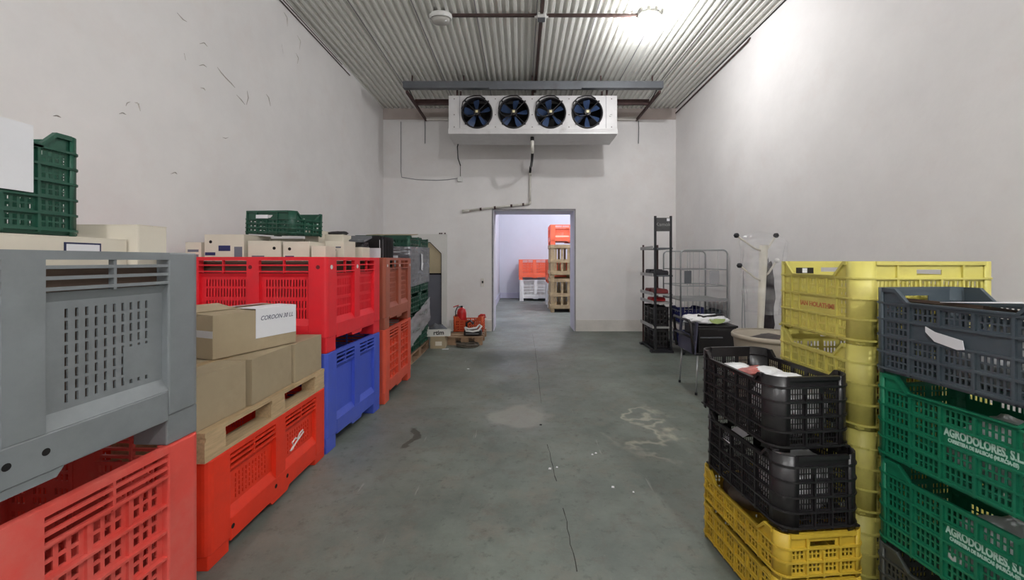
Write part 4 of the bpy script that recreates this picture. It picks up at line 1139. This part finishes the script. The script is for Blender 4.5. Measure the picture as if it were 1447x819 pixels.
# green and slate stack at the right edge
GX, GY, GR = 1.505 + 0.2, 1.42, RM + radians(6)
gl_ = ['charcoal crate on the floor at the right edge, lowest of its stack', 'lower green lettered crate of the right edge stack', 'upper green lettered crate, under the slate grey one', 'slate grey crate on top of the green lettered crates']
gm = [P_dkcrate, P_green, P_green, P_slate]
gc = []
for k in range(4):
    c = crate('crate', gl_[k], (GX + (0.0, 0.006, 0.0, -0.004)[k], GY, k*0.3475), GR, 0.60, 0.40, 0.346, gm[k], nl=5, ns=3, bands=4, dip=0.05, cells=(5, 2), group='crate stack at the right edge', plate_l=(2, 5, 2, 3) if k in (1, 2) else (1, 4, 2, 3))
    gc.append(c)
for k in (1, 2):
    text_part('lettering', 'AGRODOLORES, S.L.', 0.040, M_green_l, gc[k], (0.064, -0.1905, 0.198), (pi/2, 0, 0), bold=0.0016, sx=0.58)
    text_part('lettering', 'CARRETERA DE BALSICAS (MURCIA-ES)', 0.0175, M_green_l, gc[k], (0.064, -0.1905, 0.171), (pi/2, 0, 0), bold=0.0009, sx=0.62)
MB().prism([(0.0, 0.215), (0.03, 0.20), (0.115, 0.185), (0.12, 0.155), (0.10, 0.15), (0.03, 0.165), (0.0, 0.195)], 'y', -0.2035, -0.2012).xf(Matrix.Translation((-0.09, 0, 0.0))).build('torn_label', M_white, gc[3])
def in_crate(c, z):
    return c.location.z + z
o = blob('plastic_bag', mat('dull film bag', S(170, 172, 172), rough=0.3, var=0.15, scale=8), None, (GX, GY, 3*0.3475+0.11), (0.17, 0.10, 0.10), 0.25, 2.5, 12, 4, flat=-0.093); tag(o, 'crumpled clear plastic bag inside the slate grey crate', 'bag')
o = MB().box(-0.13, 0.13, -0.17, 0.17, 0, 0.012).xf(Matrix.Rotation(radians(8), 4, 'Y')).build('cardboard_piece', mat('dark cardboard', S(96, 72, 62), var=0.2), None, loc=(GX-0.01, GY+0.12, 3*0.3475+0.275)); tag(o, 'dark cardboard piece lying in the slate grey crate', 'cardboard')
o = MB().box(-0.15, 0.15, -0.15, 0.15, 0, 0.002).xf(Matrix.Rotation(radians(-5), 4, 'X')).build('paper_sheet', M_white, None, loc=(GX+0.0, GY-0.07, 3*0.3475+0.315)); tag(o, 'white paper sheet lying on top of the slate grey crate', 'paper')
for k in (1, 2):
    o = blob('plastic_bag', mat('dull film bag 2', S(196, 200, 198), rough=0.3, var=0.15, scale=8), None, (GX, GY, k*0.3475+0.13), (0.17, 0.10, 0.11), 0.25, 2.5, 20+k, 4, flat=-0.112)
    tag(o, 'pale plastic filling inside the %s green lettered crate' % ('lower', 'upper')[k-1], 'bag')

# black crates on golden crates
BX, BY, BR = 1.215, 1.985, RM + radians(5)
for k, lb_ in enumerate(('golden yellow low crate on the floor at the aisle', 'golden yellow low crate directly under the black crates')):
    crate('crate', lb_, (BX-0.0, BY-0.03, k*0.193), BR, 0.61, 0.39, 0.192, P_yellow2, nl=6, ns=4, bands=2, dip=(0.014, 0.05)[k], cells=(3, 2), group='golden yellow low crates', r=0.05)
bcr = []
for k, lb_ in enumerate(('lower black crate on the golden yellow crates', 'upper black crate with meat-coloured packets in it')):
    bcr.append(crate('crate', lb_, (BX + (0.0, -0.012)[k], BY + (-0.035, 0.0)[k], 0.387 + k*0.3145), BR, 0.60, 0.375, 0.3135, P_black, nl=5, ns=3, bands=4, dip=0.034, cells=(5, 2), group='black crates on the golden ones', r=0.075, handle=True, hm=0.11))
M_bagw = mat('white plastic bag', S(236, 236, 238), rough=0.35, var=0.12, scale=10)
for k in range(2):
    o = blob('plastic_bag', M_bagw, None, (BX, BY-0.145 + (-0.035, 0.0)[k], 0.387 + k*0.3145 + 0.15), (0.15, 0.13, 0.135), 0.10, 3, 30+k, 4, flat=-0.134)
    tag(o, 'crumpled white plastic bag inside the %s black crate' % ('lower', 'upper')[k], 'bag')
t = thing('packet', 'pink and white packet lying on the upper black crate', 'packet', (BX-0.03, BY+0.12, 0.93), radians(25))
M_pink = mat('pink packet film', S(188, 110, 104), rough=0.4, var=0.5, scale=14)
blob('pouch', M_pink, t, (0, 0, 0), (0.11, 0.06, 0.018), 0.35, 3, 41, 3); blob('pouch', M_bagw, t, (-0.03, 0.05, 0.012), (0.08, 0.05, 0.016), 0.35, 3, 43, 3); blob('pouch', M_bagw, t, (0.07, -0.05, 0.0), (0.07, 0.06, 0.02), 0.35, 3, 45, 3)
o = MB().box(-0.16, 0.05, -0.05, 0.05, 0, 0.003).xf(Matrix.Rotation(radians(-28), 4, 'Y')).build('paper_sheet', M_white, None, loc=(BX-0.045, BY+0.05, 0.672)); tag(o, 'white paper edge sticking out between the black crates', 'paper')
o = blob('dark_produce', mat('brown board', S(96, 84, 74), var=0.2), None, (BX, BY+0.12, 0.30), (0.14, 0.14, 0.07), 0.2, 2, 50, 3, flat=-0.06); tag(o, 'brown filling in the upper golden yellow crate', 'filling')

# ------------------------------------------------------------------ display rack
t = thing('display_rack', 'tall black display rack with sign board at back wall', 'rack', (2.33, 6.93, 0))
RX = 2.33; RY = 6.93
def rk(name, m, x0, x1, y0, y1, z0, z1, p=None, bev=0): return MB().box(x0-RX, x1-RX, y0-RY, y1-RY, z0, z1).build(name, m, p or t, bevel=bev)
for xx in (2.20, 2.455): rk('post', M_blackm, xx-0.016, xx+0.016, 6.60, 6.632, 0.03, 2.23)
for xx in (2.20, 2.455): rk('rear_post', M_rust, xx-0.013, xx+0.013, 7.25, 7.276, 0.03, 1.78)
sg = rk('sign_board', mat('grey sign', S(70, 70, 70), rough=0.6, var=0.2, scale=20), 2.216, 2.439, 6.605, 6.62, 1.98, 2.20)
text_part('lettering', 'Kamok', 0.085, mat('sign lettering', S(150, 150, 148), var=0.1), sg, (2.325-RX, 6.603-RY, 2.09), (pi/2, 0, 0))
rk('sticker', M_white, 2.385, 2.432, 6.6025, 6.605, 2.145, 2.19, sg)
rk('foot', M_blackm, 2.12, 2.485, 6.56, 6.66, 0.0, 0.035); rk('foot', M_blackm, 2.14, 2.485, 7.22, 7.30, 0.0, 0.035)
rk('base_shelf', M_blackm, 2.17, 2.49, 6.64, 7.24, 0.03, 0.055)
M_shelf = mat('shelf edge', S(170, 168, 166), rough=0.5, var=0.1)
for z_ in (1.70, 1.25, 0.94, 0.80, 0.40):
    sh = rk('shelf', M_steel if z_ > 1 else M_shelf, 2.17, 2.49, 6.62, 7.29, z_-0.012, z_+0.012)
    rk('shelf_edge', M_shelf, 2.155, 2.17, 6.62, 7.29, z_-0.012, z_+0.04, sh)
for z_ in (0.055, 0.413):
    for y_ in (6.68, 6.98):
        o = crate('crate', 'black crate on the %s of display rack, %s end' % ('base' if z_ < 0.1 else 'middle shelf', 'near' if y_ < 6.8 else 'far'), (2.33, y_+0.13, z_+0.001), RM, 0.27, 0.26, 0.32, P_black, nl=3, ns=3, bands=3, dip=0.03, cells=(1, 1))
M_blk2 = mat('dark goods', S(38, 36, 42), var=0.3, scale=20)
for k, (y_, z_, m_, nm) in enumerate(((6.80, 1.263, M_blk2, 'dark folded goods on upper rack shelf, near end'), (7.06, 1.263, M_blk2, 'dark folded goods on upper rack shelf, far end'),
                           (6.80, 0.953, mat('dark red box', S(120, 40, 40), var=0.2), 'dark red box on rack shelf, near end'), (7.08, 0.953, MATS.get('dark red box') or M_fred, 'dark red box on rack shelf, far end'), (6.95, 0.813, M_fred, 'flat red box on the rack shelf below the dark red ones'))):
    tt = thing('boxed_goods', nm, 'goods', (2.33, y_, z_), random.uniform(-.1, .1))
    hh = (0.06, 0.075, 0.06, 0.055, 0.05)[k]
    MB().box(-0.12, 0.12, -0.11, 0.11, 0, hh).build('body', m_, tt, bevel=0.012); MB().box(-0.11, 0.11, -0.10, 0.10, hh, hh+0.012).build('top', m_, tt, bevel=0.005)

# ------------------------------------------------------------------ roll container
CX0, CX1, CY0, CY1, CZ1 = 2.515, 3.25, 6.36, 7.12, 1.665
t = thing('roll_container', 'grey wire roll container with shelves by the right wall', 'roll container', ((CX0+CX1)/2, (CY0+CY1)/2, 0))
OX, OY = (CX0+CX1)/2, (CY0+CY1)/2
w2, d2 = (CX1-CX0)/2, (CY1-CY0)/2
def gate(y):
    rr = 0.07; pts = [(-w2, y, 0.14), (-w2, y, CZ1-rr)]
    for k in range(1, 6): a = pi - pi/2*k/5; pts.append((-w2+rr+rr*cos(a), y, CZ1-rr+rr*sin(a)))
    for k in range(0, 6): a = pi/2 - pi/2*k/5; pts.append((w2-rr+rr*cos(a), y, CZ1-rr+rr*sin(a)))
    pts.append((w2, y, 0.14)); return pts
for y in (-d2, d2):
    gt = MB().tube(gate(y), 0.013, 8).build('gate', M_chrome, t, smooth=True)
    for z_ in ((1.36, 1.10) if y < 0 else (1.36, 1.10, 0.85, 0.55)):
        MB().tube([(-w2, y, z_), (w2, y, z_)], 0.008, 6).build('cross_bar', M_chrome, gt)
    for k in range(1, 5 if y < 0 else 7):
        xx = -w2 + 2*w2*k/(5 if y < 0 else 7)
        if y < 0 and k in (2, 3): continue
        MB().tube([(xx, y, 1.10 if y < 0 else 0.16), (xx, y, CZ1)], 0.0035, 5).build('wire', M_chrome, gt)
for x_ in (-w2, w2):
    for z_ in (1.36, 1.10, 0.7):
        MB().tube([(x_, -d2, z_), (x_, d2, z_)], 0.007, 6).build('side_bar', M_chrome, t)
M_mesh = mat('wire shelf', S(150, 152, 152), rough=0.45, var=0.1, metal=0.5)
for z_ in (0.88, 0.50, 0.16):
    sf = MB().box(-w2, w2, -d2, d2, z_-0.012, z_+0.004).build('shelf', M_mesh, t)
    MB().box(-w2, w2, -d2-0.008, -d2, z_-0.02, z_+0.03).build('shelf_lip', M_chrome, sf)
    for k in range(1, 12):
        if z_ > 0.8: 
            xx = -w2 + 2*w2*k/12; MB().tube([(xx, -d2-0.004, z_-0.005), (xx, -d2-0.004, z_-0.20)], 0.0035, 5).build('hanging_wire', M_chrome, sf)
for x_ in (-w2+0.06, w2-0.06):
    for y in (-d2+0.06, d2-0.06):
        cs_ = MB().lathe([(0, -0.016), (0.045, -0.016), (0.05, -0.008), (0.05, 0.008), (0.045, 0.016), (0, 0.016)], 16, (x_, y, 0.05), 'x').build('castor', M_blackm, t)
        MB().box(x_-0.025, x_+0.025, y-0.02, y+0.02, 0.09, 0.148).build('fork', M_chrome, cs_)
for (x_, nm) in ((-w2+0.11, 'tag'), (0.16, 'tag')):
    MB().box(x_-0.055 if x_ < 0 else x_-0.075, x_+0.055 if x_ < 0 else x_+0.075, -d2-0.014, -d2-0.008, 1.14, 1.34).build('document_holder', M_steel if x_ < 0 else mat('pale holder', S(160, 160, 164), var=0.1), t)
P_navy = plastic('navy crate plastic', S(34, 40, 104), S(50, 56, 110))
crate('crate', 'navy crate on the middle shelf of the roll container', (OX-0.14, OY-0.1, 0.506), 0, 0.42, 0.36, 0.24, P_navy, nl=4, ns=3, bands=2, dip=0.03, cells=(2, 1))
crate('crate', 'navy crate on the bottom shelf of the roll container', (OX-0.12, OY-0.1, 0.166), 0, 0.42, 0.36, 0.20, P_navy, nl=4, ns=3, bands=2, dip=0.03, cells=(2, 1))
crate('crate', 'grey crate at the right of the roll container middle shelf', (OX+0.22, OY-0.1, 0.506), 0, 0.24, 0.36, 0.20, P_slate, nl=3, ns=3, bands=2, dip=0.03, cells=(2, 1))
o = MB().tube([(3.27, 5.95, 0.02), (3.24, 5.92, 0.6), (3.25, 5.9, 1.35), (3.22, 5.78, 0.02)], 0.006, 6).build('wire_stand', M_chrome); tag(o, 'thin wire stand leaning on right wall beside the roll container', 'stand')

# ------------------------------------------------------------------ chair with black box
t = thing('chair', 'black plastic chair with chrome legs carrying a black box', 'chair', (2.17, 4.74, 0))
for (x_, y_, ex, ey) in ((-0.19, -0.21, -0.025, -0.02), (-0.19, 0.22, -0.02, 0.03), (0.20, -0.21, 0.03, -0.02), (0.20, 0.22, 0.03, 0.03)):
    lg = MB().tube([(x_+ex, y_+ey, 0.0), (x_, y_, 0.44)], 0.011, 8).build('leg', M_chrome, t, smooth=True)
    MB().tube([(x_+ex, y_+ey, 0.0), (x_+ex*0.95, y_+ey*0.95, 0.03)], 0.015, 8).build('leg_cap', M_blackm, lg)
seat = MB().box(-0.22, 0.22, -0.23, 0.25, 0.44, 0.468).build('seat', M_black, t, bevel=0.012)
M_bpan = mat('violet grey back pad', S(70, 70, 90), rough=0.6, var=0.1)
bk_ = MB().perf(-0.24, 0.24, 0.0, 0.36, [(-0.19, 0.19, 0.20, 0.33)], -0.008, 0.008)
bk_.xf(Matrix.Translation((-0.225, 0.01, 0.45)) @ Matrix.Rotation(R90, 4, 'Z') @ Matrix.Rotation(radians(5), 4, 'X'))
bk_.build('backrest', M_bpan, t)
fr_ = [(-0.245, -0.23, 0.46), (-0.262, -0.235, 0.62), (-0.275, -0.235, 0.79), (-0.285, -0.20, 0.825), (-0.285, 0.22, 0.825), (-0.275, 0.255, 0.79), (-0.262, 0.255, 0.62), (-0.245, 0.25, 0.46)]
MB().tube(fr_, 0.017, 8).build('back_frame', M_black, t, smooth=True)
MB().tube([(-0.262, -0.235, 0.64), (-0.264, 0.255, 0.64)], 0.014, 8).build('back_bar', M_black, t, smooth=True)
t = thing('storage_box', 'black storage box with pale handle bar on the chair', 'box', (2.20, 4.71, 0.469))
MB().box(-0.215, 0.215, -0.20, 0.20, 0, 0.28).build('body', M_black, t, bevel=0.012); MB().box(-0.225, 0.225, -0.21, 0.21, 0.28, 0.305).build('lid', M_black, t, bevel=0.008)
MB().box(-0.20, 0.05, -0.213, -0.20, 0.165, 0.18).build('handle_bar', M_steel, t, bevel=0.003)
t = thing('shopping_bag', 'white plastic bag with green patch on the black box', 'bag', (2.13, 4.68, 0.775))
blob('body', M_bagw, t, (0, 0, 0.05), (0.25, 0.17, 0.055), 0.25, 2.2, 61, 4, flat=-0.05)
pch = MB(); pch.prism([(0.09*cos(a), 0.055*sin(a)) for a in [pi + pi*i/12 for i in range(13)]], 'y', -0.178, -0.174).xf(Matrix.Translation((0.06, 0.0, 0.075))).build('green_patch', mat('pale green print', S(180, 200, 130), var=0.1), t)
MB().tube([(-0.12, -0.08, 0.10), (-0.06, -0.10, 0.085), (0.06, -0.10, 0.10), (0.16, -0.06, 0.105), (0.2, -0.02, 0.10)], 0.016, 6).build('dark_handle', M_black, t, smooth=True)

# ------------------------------------------------------------------ coat stand with clear plastic
t = thing('coat_stand', 'white coat stand with dark knobs behind the yellow crates', 'coat stand', (2.44, 4.2, 0))
M_cream_post = mat('cream post', S(214, 208, 194), rough=0.5, var=0.06)
MB().tube([(0, 0, 0.03), (0.05, 0, 0.8), (0.085, 0, 1.66)], [0.022, 0.03, 0.04], 12).build('post', M_cream_post, t, smooth=True)
for k in range(4):
    a = k*pi/2 + 0.5
    MB().tube([(0, 0, 0.14), (0.12*cos(a), 0.12*sin(a), 0.10), (0.26*cos(a), 0.26*sin(a), 0.0 + 0.014)], 0.014, 8).build('foot', M_cream_post, t, smooth=True)
for (dx, dy, dz) in ((-0.21, -0.02, 1.76), (0.20, -0.02, 1.76), (-0.20, -0.06, 1.45), (0.17, -0.08, 1.50)):
    z0 = dz - 0.17
    ar = MB().tube([(0.083, 0, z0), (0.083+0.35*(dx-0.083), dy*0.4, z0+0.04), (dx, dy, dz)], 0.010, 8).build('arm', M_cream_post, t, smooth=True)
    kn = MB().lathe([(0, -0.026), (0.018, -0.022), (0.028, 0), (0.018, 0.022), (0, 0.026)], 14, (dx, dy, dz)).build('knob', M_blackm if dx < 0 or dz > 1.7 else M_white_pl, ar, smooth=True)
# clear plastic draped over the arms
M_clear = bpy.data.materials.new('clear crinkled plastic'); M_clear.use_nodes = True; film(M_clear, 0.16, S(235, 235, 238))
t2 = thing('plastic_cover', 'clear crinkled plastic cover draped over the coat stand', 'plastic cover', (2.52, 4.2, 0.9))
mb = MB(); seg = 40; rows = 16
for r_ in range(rows+1):
    z_ = 0.90 - 0.85*r_/rows
    for k in range(seg):
        a = 2*pi*k/seg
        rad = (0.05 if r_ == 0 else min(0.24, 0.15+0.05*r_) + 0.05*noise.noise(Vector((cos(a)*2.5, sin(a)*2.5, z_*3))) - 0.004*r_)
        x_, y_ = rad*cos(a), rad*0.62*sin(a)
        mb.v.append((x_, y_, z_ + 0.03*noise.noise(Vector((x_*8, y_*8, z_)))))
for r_ in range(rows):
    for k in range(seg):
        k2 = (k+1) % seg; mb.f.append((r_*seg+k, r_*seg+k2, (r_+1)*seg+k2, (r_+1)*seg+k))
mb.build('film', M_clear, t2, smooth=True)
o = blob('jacket', mat('dark jacket cloth', S(50, 44, 48), rough=0.9, var=0.5, scale=9), None, (2.635, 4.33, 1.02), (0.06, 0.09, 0.48), 0.25, 2.5, 71, 4); tag(o, 'dark jacket hanging on the coat stand', 'jacket')
t = thing('tub', 'large beige round tub behind the black crates', 'tub', (2.26, 3.66, 0))
M_tub = mat('beige tub plastic', S(170, 160, 144), rough=0.55, var=0.08)
MB().lathe([(0, 0.0), (0.22, 0.0), (0.23, 0.02), (0.30, 0.80), (0.31, 0.82), (0.305, 0.835), (0.285, 0.82), (0.215, 0.03), (0, 0.03)], 36).build('shell', M_tub, t, smooth=True)
MB().lathe([(0.302, 0.80), (0.316, 0.80), (0.318, 0.825), (0.308, 0.84), (0.298, 0.835)], 36).build('rolled_rim', M_tub, t, smooth=True)
o = blob('rag_heap', mat('dark rags', S(70, 64, 62), rough=0.9, var=0.4, scale=8), None, (2.28, 3.66, 0.74), (0.22, 0.22, 0.09), 0.3, 2.5, 80, 3); tag(o, 'dark rags lying in the beige tub', 'rags')

# small debris on the floor
for k, (px_, py_) in enumerate(((764, 600), (777, 662), (787, 660), (837, 642), (866, 688), (895, 695), (842, 640))):
    Y_ = FOC*EYE/(py_-CY); X_ = (px_-CX)*Y_/FOC
    s_ = random.uniform(0.006, 0.012)
    o = MB().prism([(-s_, -s_*0.6), (s_*0.8, -s_), (s_, s_*0.7), (-s_*0.5, s_)], 'z', 0, 0.004).build('floor_debris', M_dark if k == 0 else M_white, None, loc=(X_, Y_, 0.0))
    tag(o, 'tiny pale crumb of litter on the aisle floor' if k else 'tiny dark speck of litter on aisle floor by pale blot', 'litter', 'litter crumbs on the aisle floor')
